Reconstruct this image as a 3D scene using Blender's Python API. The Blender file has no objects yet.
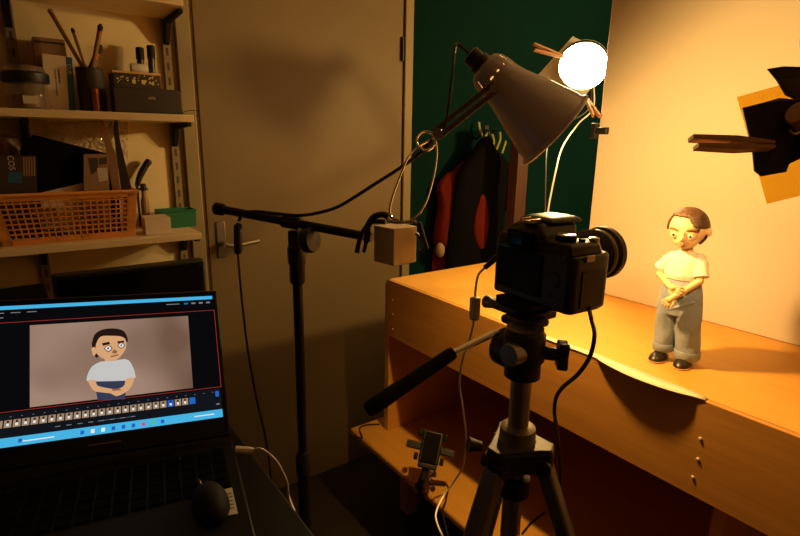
import bpy, bmesh, math, random
from mathutils import Vector, Matrix, noise
random.seed(7)
SC = bpy.context.scene
COL = SC.collection
V = Vector
PI = math.pi

# ------------------------------------------------------------------ camera
FPX, PSI, PIT, ROLL = 525.0, math.radians(53.9), math.radians(13.7), math.radians(0.9)
CAM = V((0, 0, 1.4))
ZUP = V((0, 0, 1))
fwh = V((math.cos(PSI), math.sin(PSI), 0))
FW = math.cos(PIT) * fwh - math.sin(PIT) * ZUP
R0 = FW.cross(ZUP).normalized()
U0 = R0.cross(FW)
RT = math.cos(ROLL) * R0 + math.sin(ROLL) * U0
UP = math.cos(ROLL) * U0 - math.sin(ROLL) * R0
cd = bpy.data.cameras.new('camera')
cam = bpy.data.objects.new('camera', cd)
COL.objects.link(cam)
cam.matrix_world = Matrix(((RT.x, UP.x, -FW.x, 0), (RT.y, UP.y, -FW.y, 0), (RT.z, UP.z, -FW.z, 1.4), (0, 0, 0, 1)))
cd.lens = FPX / 800 * 36
cd.sensor_width = 36
cd.clip_start = 0.02
SC.camera = cam

def ray(px, py):
    return (px - 400) / FPX * RT - (py - 268) / FPX * UP + FW
def D(px, py, d):                       # a point seen at (px, py), d metres deep
    return CAM + d * ray(px, py)
def at(px, py, ax, val):                # ... on the plane x, y or z = val
    i = 'xyz'.index(ax)
    r = ray(px, py)
    return CAM + (val - CAM[i]) / r[i] * r
def W(px, py, y):
    return at(px, py, 'y', y)

# ------------------------------------------------------------------ materials
MATS = {}
def mat(name, col, rough=.5, metal=0., emit=None, estr=1., bump=0., bscale=40., var=0., vscale=8., stretch=None,
        col2=None, trans=0., spec=None, coat=0., alpha=None):
    m = bpy.data.materials.new(name)
    m.use_nodes = True
    nt = m.node_tree
    b = nt.nodes['Principled BSDF']
    b.inputs['Base Color'].default_value = (*col, 1)
    b.inputs['Roughness'].default_value = rough
    b.inputs['Metallic'].default_value = metal
    if trans: b.inputs['Transmission Weight'].default_value = trans
    if spec is not None: b.inputs['Specular IOR Level'].default_value = spec
    if coat: b.inputs['Coat Weight'].default_value = coat
    if emit:
        b.inputs['Emission Color'].default_value = (*emit, 1)
        b.inputs['Emission Strength'].default_value = estr
    tc = None
    def coords():
        nonlocal tc
        if tc is None:
            t = nt.nodes.new('ShaderNodeTexCoord')
            mp = nt.nodes.new('ShaderNodeMapping')
            nt.links.new(t.outputs['Object'], mp.inputs['Vector'])
            if stretch: mp.inputs['Scale'].default_value = stretch
            tc = mp.outputs['Vector']
        return tc
    if var or col2:
        n = nt.nodes.new('ShaderNodeTexNoise')
        n.inputs['Scale'].default_value = vscale
        n.inputs['Detail'].default_value = 5
        nt.links.new(coords(), n.inputs['Vector'])
        r = nt.nodes.new('ShaderNodeValToRGB')
        c2 = col2 or tuple(max(0, c * (1 - var)) for c in col)
        r.color_ramp.elements[0].color = (*c2, 1)
        r.color_ramp.elements[1].color = (*col, 1)
        r.color_ramp.elements[0].position = .3
        r.color_ramp.elements[1].position = .68
        nt.links.new(n.outputs['Fac'], r.inputs['Fac'])
        nt.links.new(r.outputs['Color'], b.inputs['Base Color'])
    if bump:
        n = nt.nodes.new('ShaderNodeTexNoise')
        n.inputs['Scale'].default_value = bscale
        n.inputs['Detail'].default_value = 3
        nt.links.new(coords(), n.inputs['Vector'])
        bp = nt.nodes.new('ShaderNodeBump')
        bp.inputs['Strength'].default_value = bump
        bp.inputs['Distance'].default_value = .002
        nt.links.new(n.outputs['Fac'], bp.inputs['Height'])
        nt.links.new(bp.outputs['Normal'], b.inputs['Normal'])
    MATS[name] = m
    return m

def film(name, col, transp, tcol, rough=.3):
    m = bpy.data.materials.new(name)
    m.use_nodes = True
    nt = m.node_tree
    b = nt.nodes['Principled BSDF']
    b.inputs['Base Color'].default_value = (*col, 1)
    b.inputs['Roughness'].default_value = rough
    t = nt.nodes.new('ShaderNodeBsdfTransparent')
    t.inputs['Color'].default_value = (*tcol, 1)
    mx = nt.nodes.new('ShaderNodeMixShader')
    mx.inputs['Fac'].default_value = transp
    out = nt.nodes['Material Output']
    nt.links.new(b.outputs[0], mx.inputs[1])
    nt.links.new(t.outputs[0], mx.inputs[2])
    nt.links.new(mx.outputs[0], out.inputs['Surface'])
    return m

M = dict(
    wall=mat('cream wall paint', (.74, .59, .34), .75, bump=.15, bscale=120, var=.08, vscale=3),
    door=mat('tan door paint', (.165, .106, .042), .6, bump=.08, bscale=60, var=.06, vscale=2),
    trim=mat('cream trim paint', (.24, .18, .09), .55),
    green=mat('dark green wall paint', (.0008, .018, .0165), .9, spec=.08, bump=.1, bscale=90, var=.2, vscale=4),
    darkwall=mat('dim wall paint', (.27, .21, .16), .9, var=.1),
    ceil=mat('ceiling paint', (.45, .37, .29), .9, bump=.1, bscale=80),
    floor=mat('dark floor', (.035, .022, .015), .7, var=.3, vscale=6),
    shelf=mat('white shelf board', (.82, .66, .40), .5, var=.06, vscale=10),
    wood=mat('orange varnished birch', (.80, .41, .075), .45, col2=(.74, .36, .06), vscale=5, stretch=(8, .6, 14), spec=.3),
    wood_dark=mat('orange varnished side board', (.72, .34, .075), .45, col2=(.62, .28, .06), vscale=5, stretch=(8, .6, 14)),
    edge=mat('bare plywood edge', (.70, .40, .15), .5, var=.15, vscale=30),
    board=mat('cream backdrop board', (.70, .625, .53), .8, bump=.05, bscale=60),
    blackp=mat('black plastic', (.012, .011, .011), .42, bump=.05, bscale=300),
    blackm=mat('matte black metal', (.014, .013, .013), .45, metal=.3),
    rubber=mat('black rubber', (.008, .007, .007), .7, spec=.25),
    chrome=mat('chrome', (.95, .90, .84), .12, metal=1.),
    steel=mat('brushed steel', (.42, .38, .34), .34, metal=.9),
    alu=mat('grey aluminium', (.21, .185, .16), .38, metal=.7),
    shade=mat('smoky grey lamp enamel', (.46, .43, .54), .33, metal=.25, var=.15, vscale=14),
    shade_in=mat('white lamp enamel', (.85, .80, .70), .4),
    paper=mat('white paper', (.82, .78, .70), .7),
    peg=mat('pine clothespin wood', (.52, .25, .09), .6, var=.2, vscale=60),
    pegdark=mat('brown clothespin wood', (.58, .32, .18), .6, var=.2, vscale=60),
    orange=mat('orange basket plastic', (.80, .33, .08), .45),
    blackcloth=mat('black cloth', (.006, .005, .005), .95, spec=.05, bump=.4, bscale=200),
    blackcard=mat('black flap foil', (.012, .009, .007), .6, bump=.2, bscale=80),
    red=mat('red jacket cloth', (.10, .008, .005), .9, spec=.1, bump=.3, bscale=150),
    coat=mat('black coat cloth', (.004, .0035, .004), .95, spec=.05, bump=.3, bscale=150),
    yellow=mat('yellow green strap cloth', (.24, .23, .015), .7),
    post=mat('red brown wood', (.07, .02, .007), .6, var=.3, vscale=10, stretch=(6, 6, .5)),
    cable=mat('black cable rubber', (.012, .011, .011), .45),
    wcable=mat('white cable rubber', (.85, .78, .66), .45),
    skin=mat('clay skin', (.86, .57, .30), .55, bump=.12, bscale=160),
    shirt=mat('cream puppet shirt', (.86, .80, .66), .8, bump=.25, bscale=110),
    jeans=mat('grey blue puppet trousers', (.29, .345, .47), .85, bump=.35, bscale=130, var=.12, vscale=60),
    hair=mat('brown clay hair', (.085, .038, .014), .5, bump=.7, bscale=90, stretch=(.4, 1.5, 2.5)),
    brow=mat('brown clay brow', (.30, .12, .04), .6),
    lip=mat('reddish clay lip', (.55, .20, .10), .5),
    shoe=mat('black puppet shoe', (.022, .014, .010), .38),
    sole=mat('tan shoe sole', (.55, .36, .2), .6),
    eyew=mat('white eye', (.85, .83, .78), .25),
    pupil=mat('dark pupil', (.05, .025, .01), .2),
    glass=film('clear jar glass', (.5, .42, .33), .72, (.93, .88, .8), .1),
    clear=film('clear wrap', (.75, .65, .5), .66, (.96, .93, .88), .06),
    gel=film('yellow lighting gel', (.80, .42, .02), .72, (1., .84, .28), .25),
    cardb=mat('cardboard', (.36, .21, .11), .8, var=.1, vscale=30),
    white=mat('white card', (.74, .62, .48), .7),
    blue=mat('blue card', (.02, .11, .24), .6),
    greenp=mat('green plastic', (.01, .13, .07), .5),
    copper=mat('copper tin', (.45, .16, .07), .3, metal=.8),
    gold=mat('gold foil', (.95, .70, .28), .3, metal=.3),
    brown=mat('brown glazed pot', (.30, .17, .08), .45, var=.3, vscale=8),
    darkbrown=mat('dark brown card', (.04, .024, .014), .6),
    radio=mat('dark grey radio shell', (.045, .034, .026), .6),
    ink=mat('dark print', (.05, .04, .04), .7),
    pale=mat('pale print', (.6, .55, .48), .7),
    blockw=mat('pale wood block', (.82, .62, .38), .65, var=.1, vscale=30),
    desk=mat('black desk top', (.006, .005, .004), .6, spec=.2),
    laptop=mat('black laptop shell', (.004, .004, .004), .5, spec=.2),
    key=mat('black key', (.003, .003, .003), .7, spec=.04),
    glassdark=mat('switched off screen glass', (.006, .006, .007), .12),
    tape=mat('white paper tape', (.82, .68, .48), .7),
    brass=mat('brass', (.62, .44, .22), .3, metal=1.),
    pencil=mat('brown brush wood', (.36, .19, .08), .5, var=.2, vscale=40),
    bristle=mat('dark bristle', (.03, .02, .015), .8),
    blade=mat('brown wooden blade', (.28, .15, .07), .5, var=.2, vscale=30),
    darkblade=mat('dark steel blade', (.05, .035, .028), .4, metal=.5),
    lcd=mat('camera rear display', (.004, .004, .005), .35, spec=.1),
    blueline=mat('painted blue reflection', (.03, .16, .42), .2),
    bulb=mat('lit bulb', (1, .8, .5), .5, emit=(1, .60, .20), estr=45.),
    armm=mat('brown grey lamp arm', (.16, .12, .09), .3, metal=.6),
    plate=mat('grey tripod plate', (.085, .075, .065), .55, spec=.3),
    lensm=mat('lens barrel', (.075, .060, .048), .42),
)

# ------------------------------------------------------------------ mesh builder
class MB:
    def __init__(self):
        self.bm = bmesh.new()
        self.mi = 0
    def _face(self, vs):
        try:
            f = self.bm.faces.new(vs)
            f.material_index = self.mi
            return f
        except ValueError:
            return None
    def box(self, c, s, R=None):
        c = V(c)
        vs = []
        for dx in (-.5, .5):
            for dy in (-.5, .5):
                for dz in (-.5, .5):
                    p = V((dx * s[0], dy * s[1], dz * s[2]))
                    if R is not None: p = R @ p
                    vs.append(self.bm.verts.new(c + p))
        for q in ((0, 1, 3, 2), (4, 6, 7, 5), (0, 4, 5, 1), (2, 3, 7, 6), (0, 2, 6, 4), (1, 5, 7, 3)):
            self._face([vs[i] for i in q])
        return self
    def boxr(self, x0, x1, y0, y1, z0, z1):
        return self.box(((x0 + x1) / 2, (y0 + y1) / 2, (z0 + z1) / 2), (abs(x1 - x0), abs(y1 - y0), abs(z1 - z0)))
    def tube(self, pts, r, seg=10, cap=True):
        pts = [V(p) for p in pts]
        n = len(pts)
        rs = list(r) if isinstance(r, (list, tuple)) else [r] * n
        t0 = (pts[1] - pts[0]).normalized()
        a = t0.orthogonal().normalized()
        rings = []
        for i in range(n):
            t = (pts[min(i + 1, n - 1)] - pts[max(i - 1, 0)]).normalized()
            a = (a - a.dot(t) * t)
            a = a.normalized() if a.length > 1e-6 else t.orthogonal().normalized()
            b = t.cross(a)
            rings.append([self.bm.verts.new(pts[i] + rs[i] * (math.cos(2 * PI * k / seg) * a + math.sin(2 * PI * k / seg) * b)) for k in range(seg)])
        for i in range(n - 1):
            for k in range(seg):
                self._face([rings[i][k], rings[i][(k + 1) % seg], rings[i + 1][(k + 1) % seg], rings[i + 1][k]])
        if cap:
            self._face(rings[0][::-1])
            self._face(rings[-1])
        return self
    def lathe(self, prof, o, axis, seg=32, cap=True):
        o = V(o)
        ax = V(axis).normalized()
        a = ax.orthogonal().normalized()
        b = ax.cross(a)
        rings = []
        for (r, t) in prof:
            rings.append([self.bm.verts.new(o + t * ax + r * (math.cos(2 * PI * k / seg) * a + math.sin(2 * PI * k / seg) * b)) for k in range(seg)])
        for i in range(len(rings) - 1):
            for k in range(seg):
                self._face([rings[i][k], rings[i][(k + 1) % seg], rings[i + 1][(k + 1) % seg], rings[i + 1][k]])
        if cap:
            self._face(rings[0][::-1])
            self._face(rings[-1])
        return self
    def prism(self, pts, vec):
        vec = V(vec)
        a = [self.bm.verts.new(V(p)) for p in pts]
        b = [self.bm.verts.new(V(p) + vec) for p in pts]
        self._face(a[::-1])
        self._face(b)
        n = len(a)
        for i in range(n):
            self._face([a[i], a[(i + 1) % n], b[(i + 1) % n], b[i]])
        return self
    def poly(self, pts):
        self._face([self.bm.verts.new(V(p)) for p in pts])
        return self
    def ell(self, c, r, R=None, seg=20, rings=12, fn=None):
        c = V(c)
        if not isinstance(r, (tuple, list)): r = (r, r, r)
        grid = []
        for i in range(rings + 1):
            th = PI * i / rings
            row = []
            for k in range(1 if i in (0, rings) else seg):
                ph = 2 * PI * k / seg
                u = V((math.sin(th) * math.cos(ph), math.sin(th) * math.sin(ph), math.cos(th)))
                p = V((u.x * r[0], u.y * r[1], u.z * r[2]))
                if fn: p = fn(u, p)
                if R is not None: p = R @ p
                row.append(self.bm.verts.new(c + p))
            grid.append(row)
        for i in range(rings):
            for k in range(seg):
                A, B = grid[i], grid[i + 1]
                if len(A) == 1: self._face([A[0], B[k], B[(k + 1) % seg]])
                elif len(B) == 1: self._face([A[k], B[0], A[(k + 1) % seg]])
                else: self._face([A[k], B[k], B[(k + 1) % seg], A[(k + 1) % seg]])
        return self
    def caps(self, pts, rs, seg=12):      # tapered limb with ball ends and joints
        self.tube(pts, rs, seg)
        rs = list(rs) if isinstance(rs, (list, tuple)) else [rs] * len(pts)
        for p, r in zip(pts, rs): self.ell(p, r, seg=seg, rings=8)
        return self
    def build(self, name, m, parent=None, smooth=True, bevel=0., bseg=2, remesh=0., smoothit=0, solid=0., sub=0, angle=40, loc=None):
        bm = self.bm
        bmesh.ops.recalc_face_normals(bm, faces=bm.faces[:])
        org = V((0, 0, 0))
        if parent is not None:
            org = wloc(parent)
        else:
            xs = [v.co for v in bm.verts]
            lo = V([min(p[i] for p in xs) for i in range(3)])
            hi = V([max(p[i] for p in xs) for i in range(3)])
            org = V(((lo.x + hi.x) / 2, (lo.y + hi.y) / 2, lo.z))
        for v in bm.verts: v.co -= org
        me = bpy.data.meshes.new(name)
        bm.to_mesh(me)
        bm.free()
        for mm in (m if isinstance(m, (list, tuple)) else [m]): me.materials.append(mm)
        if smooth:
            me.polygons.foreach_set('use_smooth', [True] * len(me.polygons))
            me.set_sharp_from_angle(angle=math.radians(angle))
        o = bpy.data.objects.new(name, me)
        COL.objects.link(o)
        if parent is not None: o.parent = parent
        else: o.location = org
        if remesh:
            md = o.modifiers.new('remesh', 'REMESH'); md.mode = 'VOXEL'; md.voxel_size = remesh; md.use_smooth_shade = True
        if smoothit:
            md = o.modifiers.new('smooth', 'SMOOTH'); md.factor = .5; md.iterations = smoothit
        if solid:
            md = o.modifiers.new('solid', 'SOLIDIFY'); md.thickness = solid; md.offset = 0
        if bevel:
            md = o.modifiers.new('bevel', 'BEVEL'); md.width = bevel; md.segments = bseg; md.limit_method = 'ANGLE'
            if smooth: 
                md.harden_normals = False
        if sub:
            md = o.modifiers.new('sub', 'SUBSURF'); md.levels = sub; md.render_levels = sub
        return o

def wloc(o):
    p = V(o.location)
    while o.parent is not None:
        o = o.parent
        p += V(o.location)
    return p
def tag(o, label, cat, group=None):
    o['label'] = label; o['category'] = cat
    if group: o['group'] = group
    return o
def thing(name, label, cat, loc, group=None):
    o = bpy.data.objects.new(name, None)
    o.empty_display_size = .02
    COL.objects.link(o)
    o.location = V(loc)
    return tag(o, label, cat, group)
def struct(o):
    o['kind'] = 'structure'
    return o
def part_label(o, s):
    o['label'] = s
    return o
def bez(pts, n=8):                      # smooth curve through points
    pts = [V(p) for p in pts]
    out = []
    for i in range(len(pts) - 1):
        p0, p1, p2, p3 = pts[max(i - 1, 0)], pts[i], pts[i + 1], pts[min(i + 2, len(pts) - 1)]
        for k in range(n):
            t = k / n
            out.append(.5 * ((2 * p1) + (p2 - p0) * t + (2 * p0 - 5 * p1 + 4 * p2 - p3) * t * t + (3 * p1 - p0 - 3 * p2 + p3) * t ** 3))
    out.append(pts[-1])
    return out
def rotz(a): return Matrix.Rotation(a, 3, 'Z')
def frame(x, y, z): return Matrix((x, y, z)).transposed()
def text(s, size, origin, right, up, m, parent, name='lettering', extrude=.0002, align='CENTER'):
    c = bpy.data.curves.new(name, 'FONT')
    c.body = s; c.size = size; c.extrude = extrude
    c.align_x = align; c.align_y = 'CENTER'
    tmp = bpy.data.objects.new('tmp', c)
    COL.objects.link(tmp)
    bpy.context.view_layer.update()
    me = bpy.data.meshes.new_from_object(tmp.evaluated_get(bpy.context.evaluated_depsgraph_get()))
    bpy.data.objects.remove(tmp); bpy.data.curves.remove(c)
    me.name = name
    me.materials.clear(); me.materials.append(m)
    o = bpy.data.objects.new(name, me)
    COL.objects.link(o)
    r = V(right).normalized(); u = V(up).normalized(); n = r.cross(u)
    R = frame(r, u, n).to_4x4()
    R.translation = V(origin) - (wloc(parent) if parent else V((0, 0, 0)))
    o.matrix_local = R
    if parent: o.parent = parent
    return o

# ================================================================== THE ROOM
YW = 1.8
X0, X1, Y0 = -1.3, 3.3, -1.4
XD = W(409.5, 100, 1.8).x                               # where the green wall begins
struct(MB().boxr(X0, X1, Y0, YW + .1, -.1, 0).build('floor', M['floor']))
struct(MB().boxr(X0, X1, Y0, YW + .1, 2.5, 2.6).build('ceiling', M['ceil']))
struct(MB().boxr(X0, XD, YW, YW + .1, 0, 2.5).build('wall_back', M['wall']))
struct(MB().boxr(XD, X1, YW, YW + .1, 0, 2.5).build('wall_green', M['green']))
struct(MB().boxr(X0 - .1, X0, Y0, YW + .1, 0, 2.5).build('wall_left', M['darkwall']))
struct(MB().boxr(X1, X1 + .1, Y0, YW + .1, 0, 2.5).build('wall_right', M['green']))
struct(MB().boxr(X0, X1, Y0 - .1, Y0, 0, 2.5).build('wall_front', M['darkwall']))
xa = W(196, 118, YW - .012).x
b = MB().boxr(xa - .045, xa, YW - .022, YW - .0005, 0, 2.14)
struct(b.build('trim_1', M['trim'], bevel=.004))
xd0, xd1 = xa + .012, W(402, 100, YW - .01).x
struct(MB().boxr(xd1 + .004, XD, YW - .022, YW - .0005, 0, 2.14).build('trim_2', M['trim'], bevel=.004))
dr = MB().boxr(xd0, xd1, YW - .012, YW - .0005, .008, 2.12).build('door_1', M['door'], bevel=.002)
struct(dr)
# lever handle on its long plate
hp = W(232, 240, YW - .012)
MB().box((hp.x - .037, YW - .014, hp.z + .005), (.032, .006, .125)).build('handle_plate', M['alu'], dr, bevel=.003)
lv = MB()
hx = hp.x - .034
lv.tube([(hx, YW - .012, hp.z - .008), (hx, YW - .055, hp.z - .008)], .009, 12)
lv.tube(bez([(hx, YW - .052, hp.z - .008), (hx + .03, YW - .056, hp.z - .012), (hx + .115, YW - .052, hp.z - .004)], 6), .008, 10)
lv.build('door_handle', M['steel'], dr)
MB().tube([(xd1 - .006, YW - .018, W(402, 62, YW).z), (xd1 - .006, YW - .018, W(402, 38, YW).z)], .006, 10).build('hinge', M['darkblade'], dr)

# ================================================================== SHELVES
YF = 1.575                               # front of the shelf boards
sx_r, sx_l = W(172, 120, YW).x, W(22, 110, YW).x
def upright(x, label):
    t = thing('shelf_upright', label, 'shelf upright', (x, YW, .3), 'slotted shelf uprights')
    s = MB().boxr(x - .011, x + .011, YW - .013, YW - .0006, .3, 2.2)
    s.mi = 1
    for k in range(44):
        z = .32 + k * .0425
        s.boxr(x - .003, x + .003, YW - .0138, YW - .0128, z, z + .022)
    s.build('channel', [M['trim'], M['ink']], t, smooth=False)
upright(sx_r, 'slotted metal shelf upright screwed to the wall beside the door')
upright(sx_l, 'slotted metal shelf upright screwed to the wall behind the glass jar')
zs2, zs3, zs1 = 1.459, 1.126, 1.757
xsr = W(194, 118, YF).x
def shelf(zt, label, x1):
    t = thing('wall_shelf', label, 'shelf', (0, YF, zt - .02), 'white wall shelves')
    MB().boxr(-.75, x1, YF, YW - .016, zt - .019, zt).build('board', M['shelf'], t, bevel=.0015)
    for x in (sx_r, sx_l):
        p = [(x, YW - .015, zt - .0195), (x, YF + .03, zt - .0195), (x, YF + .03, zt - .030), (x, YW - .055, zt - .036), (x, YW - .028, zt - .085), (x, YW - .015, zt - .09)]
        br = MB().prism([V(q) - V((.006, 0, 0)) for q in p], (.012, 0, 0))
        br.build('bracket', M['rubber'], t, smooth=False)
shelf(zs1, 'empty looking topmost white wall shelf at the upper frame edge', xsr - .005)
shelf(zs2, 'white wall shelf carrying the brushes and the dark radio', xsr)
shelf(zs3, 'white wall shelf carrying the orange basket', xsr - .003)

# --- things on the middle shelf
def zpx(px, py, y): return W(px, py, y).z
def xpx(px, py, y): return W(px, py, y).x
# glass jar with a dark band lid
cx = (xpx(4, 90, 1.63) + xpx(49, 90, 1.63)) / 2; rj = (xpx(49, 90, 1.63) - xpx(4, 90, 1.63)) / 2
t = thing('glass_jar', 'clear glass jar with a dark lid at the left end of the brush shelf', 'jar', (cx, 1.63, zs2))
zl0, zl1 = zpx(25, 83, 1.63), zpx(25, 72, 1.63)
MB().lathe([(rj * .9, 0), (rj, .006), (rj, zl0 - zs2 - .004), (rj * .93, zl0 - zs2)], (cx, 1.63, zs2 + .0005), ZUP, 28).build('body', M['glass'], t)
MB().lathe([(rj * .7, 0), (rj * .7, .03)], (cx, 1.63, zs2 + .004), ZUP, 24).build('contents', M['brown'], t)
MB().lathe([(rj * 1.06, 0), (rj * 1.1, .004), (rj * 1.1, zl1 - zl0 - .004), (rj * 1.0, zl1 - zl0)], (cx, 1.63, zl0), ZUP, 28).build('lid', M['blackp'], t)
MB().lathe([(rj * .95, 0), (rj * .9, .012), (rj * .5, .016)], (cx, 1.63, zl1), ZUP, 28).build('lid_top', M['glass'], t)
MB().boxr(cx - .012, cx + .016, 1.63 - rj - .002, 1.63 - rj - .0005, zs2 + .012, zs2 + .03).build('jar_label', M['pale'], t)
# cardboard box behind, white box with blue side in front
t = thing('cardboard_box', 'brown cardboard box standing behind the white and blue box', 'box', (xpx(52, 100, 1.74), 1.74, zs2))
MB().boxr(xpx(38, 80, 1.72), xpx(70, 80, 1.72), 1.722, 1.777, zs2 + .0005, zpx(50, 38, 1.72)).build('carton', M['cardb'], t, bevel=.002)
MB().boxr(xpx(38, 80, 1.72) + .002, xpx(70, 80, 1.72) - .002, 1.7185, 1.72, zpx(50, 41, 1.72) - .006, zpx(50, 41, 1.72) - .002).build('flap_edge', M['darkbrown'], t)
bx0, bx1 = xpx(50.5, 108, 1.67), xpx(73.5, 108, 1.67)
t = thing('white_box', 'white box with a blue side leaning against the cardboard box', 'box', (bx0, 1.64, zs2))
zt_ = zpx(55, 55, 1.675)
Rl = frame(V((1, 0, -.055)).normalized(), V((0, 1, 0)), V((.055, 0, 1)).normalized())
cz = (zs2 + zt_) / 2 + .0022
MB().box(((bx0 + bx1) / 2 - .006, 1.695, cz), (bx1 - bx0, .04, zt_ - zs2 - .004), Rl).build('carton', M['white'], t, bevel=.001)
MB().box(((bx0 + bx1) / 2 - .006 + (bx1 - bx0) / 2 + .0070, 1.695, cz - .0014), (.014, .041, zt_ - zs2 - .006), Rl).build('blue_side', M['blue'], t, bevel=.001)
mb = MB()
for px, py0, w in ((54.2, 69, 1.2), (57.6, 69, 1.8)):
    y_ = py0
    while y_ < (95 if w < 1.5 else 84):
        l = .8 + random.random() * 1.6
        mb.prism([W(px + (y_ - 69) * .1, y_, 1.6746), W(px + w + (y_ - 69) * .1, y_, 1.6746), W(px + w + (y_ - 69) * .1, y_ + l, 1.6746), W(px + (y_ - 69) * .1, y_ + l, 1.6746)], (0, .0008, 0))
        y_ += l + .5
mb.build('side_print', M['ink'], t, smooth=False)
text('CUB', .013, ((bx0 + bx1) / 2 - .006 + (bx1 - bx0) / 2 + .007, 1.6735, cz + .035), (0, 0, -1), (1, 0, 0), M['pale'], t)
# dark cup with brushes
bc = V((xpx(93, 100, 1.68), 1.68, zs2)); rc = (xpx(108, 100, 1.66) - xpx(80, 100, 1.66)) / 2
t = thing('brush_cup', 'dark brown cup holding the brushes beside the white box', 'cup', bc)
hc = zpx(92, 68, 1.66) - zs2
MB().lathe([(rc * .92, 0), (rc, .004), (rc, hc), (rc * .9, hc), (rc * .88, .006), (.001, .006)], bc + V((0, 0, .0005)), ZUP, 28, cap=True).build('cup', M['darkbrown'], t)
tc_ = V((xpx(97, 100, 1.62), 1.635, zs2))
tin = MB().lathe([(.009, 0), (.0095, .002), (.0095, .055), (.008, .058)], tc_ + V((0, 0, .0006)), ZUP, 20).build('copper_tin', M['copper'])
tag(tin, 'small copper coloured tin in front of the brush cup', 'tin')
def brush(name, label, base, tip, r, tipmat, tl, m='pencil'):
    base, tip = V(base), V(tip)
    base = base + (tip - base) * .0
    d = (tip - base).normalized()
    t = thing(name, label, 'brush', base, 'brushes in the dark cup')
    MB().tube([base, tip - d * tl * 1.9], [r * .8, r], 10).build('handle', M[m], t)
    MB().tube([tip - d * tl * 1.9, tip - d * tl], r * 1.05, 10).build('ferrule', M['copper'], t)
    MB().tube([tip - d * tl, tip - d * tl * .4, tip], [r * 1.05, r * 1.25, r * .5], 10).build('tip', M[tipmat], t)
zb = zs2 + hc
def inside(dx, dy, tip, k=.22):
    rim = V((bc.x + dx, bc.y + dy, zb)); tip = V(tip)
    return rim - (tip - rim) * k
brush('paint_brush', 'longest pale wooden brush leaning far left out of the cup', inside(-.014, .0, W(49, 9, 1.70)), W(49, 9, 1.70), .0055, 'pencil', .012)
brush('paint_brush', 'short thin wooden brush leaning left out of the cup', inside(-.010, -.01, W(72, 28, 1.68)), W(72, 28, 1.68), .004, 'bristle', .012)
brush('paint_brush', 'tall upright brush with black bristles in the cup', inside(.006, -.015, W(101, 24, 1.652), .5), W(101, 24, 1.652), .0058, 'bristle', .018)
brush('paint_brush', 'upright brush with a wide dark head in front in the cup', inside(.004, .012, W(101, 45, 1.69), .6), W(101, 45, 1.69), .0075, 'bristle', .024, 'darkbrown')
# organiser with gold bits, roll and markers on it, radio in front
ox0, ox1 = xpx(113, 80, 1.69), xpx(160, 80, 1.69); oz = zpx(135, 72, 1.69)
t = thing('display_case', 'dark case of gold bits with an orange lid behind the radio', 'case', ((ox0 + ox1) / 2, 1.70, zs2))
MB().boxr(ox0, ox1, 1.685, 1.765, zs2 + .0005, oz - .004).build('case', M['darkbrown'], t, bevel=.002)
MB().boxr(ox0 - .002, ox1 + .001, 1.682, 1.768, oz - .006, oz).build('lid', M['edge'], t, bevel=.001)
g = MB()
for k in range(34):
    gx = ox0 + .008 + random.random() * (ox1 - ox0 - .014); gz = oz - .009 - random.random() * .022
    g.box((gx, 1.684, gz), (.002 + random.random() * .003, .002, .002 + random.random() * .004), rotz(0) @ Matrix.Rotation(random.random() * 3, 3, 'Y'))
for gx in (.42, .62): g.box((ox0 + (ox1 - ox0) * gx, 1.684, oz - .026), (.009, .0022, .011))
go = g.build('gold_bits', M['gold'], t, smooth=False)
go['kind'] = 'stuff'
rl = MB().lathe([(.012, -.022), (.013, -.02), (.013, .02), (.012, .022)], (xpx(139, 64, 1.72), 1.725, oz + .0137), (1, 0, .02), 20).build('paper_roll', M['pale'])
tag(rl, 'small cream roll lying on the dark case of gold bits', 'roll')
def marker(px0, py0, px1, py1, label):
    a, b_ = W(px0, py0, 1.735), W(px1, py1, 1.735)
    a = V((a.x, 1.742, oz + .001)); b_.y = 1.742
    d = b_ - a
    t = thing('marker', label, 'marker', a, 'black markers on the case')
    MB().tube([a, a + d * .55], .0095, 12).build('barrel', M['blackp'], t)
    MB().tube([a + d * .55, a + d * .97, b_], [.0110, .0110, .008], 12).build('cap', M['rubber'], t)
marker(141, 66, 140, 47, 'thin black marker with a pointed end standing left on the case')
marker(152, 66, 151, 45, 'thick black capped marker standing right on the case')
rx0, rx1 = xpx(114, 100, 1.60), xpx(182, 100, 1.60); rz = zpx(150, 88.5, 1.60)
t = thing('radio', 'dark grey rounded speaker box at the front of the brush shelf', 'speaker', ((rx0 + rx1) / 2, 1.62, zs2))
n = 8; prof = []
for i in range(n + 1):
    a = PI / 2 * i / n
    prof.append((rx1 - .012 + .012 * math.sin(a), zs2 + .0006 if False else rz - .012 + .012 * math.cos(a)))
pts = [V((rx0, 1.60, zs2 + .0006)), V((rx0, 1.60, rz - .004)), V((rx0 + .004, 1.60, rz))] + [V((x, 1.60, z)) for x, z in prof] + [V((rx1 - .001, 1.60, zs2 + .0006))]
MB().prism(pts, (0, .055, 0)).build('shell', M['radio'], t, bevel=.003)
text('oiiz', .013, (xpx(152, 98, 1.6), 1.5995, zpx(152, 98, 1.6)), (1, 0, 0), (0, 0, 1), M['pale'], t)
lp = MB().tube(bez([(rx1 - .004, 1.598, zs2 + .006), W(190, 110.5, 1.58), W(198, 111, 1.575), W(199, 115, 1.575), W(192, 116, 1.58), (rx1 - .004, 1.597, zs2 + .004)], 6), .0009, 6)
lp.build('wrist_loop', M['cable'], t)

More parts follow.
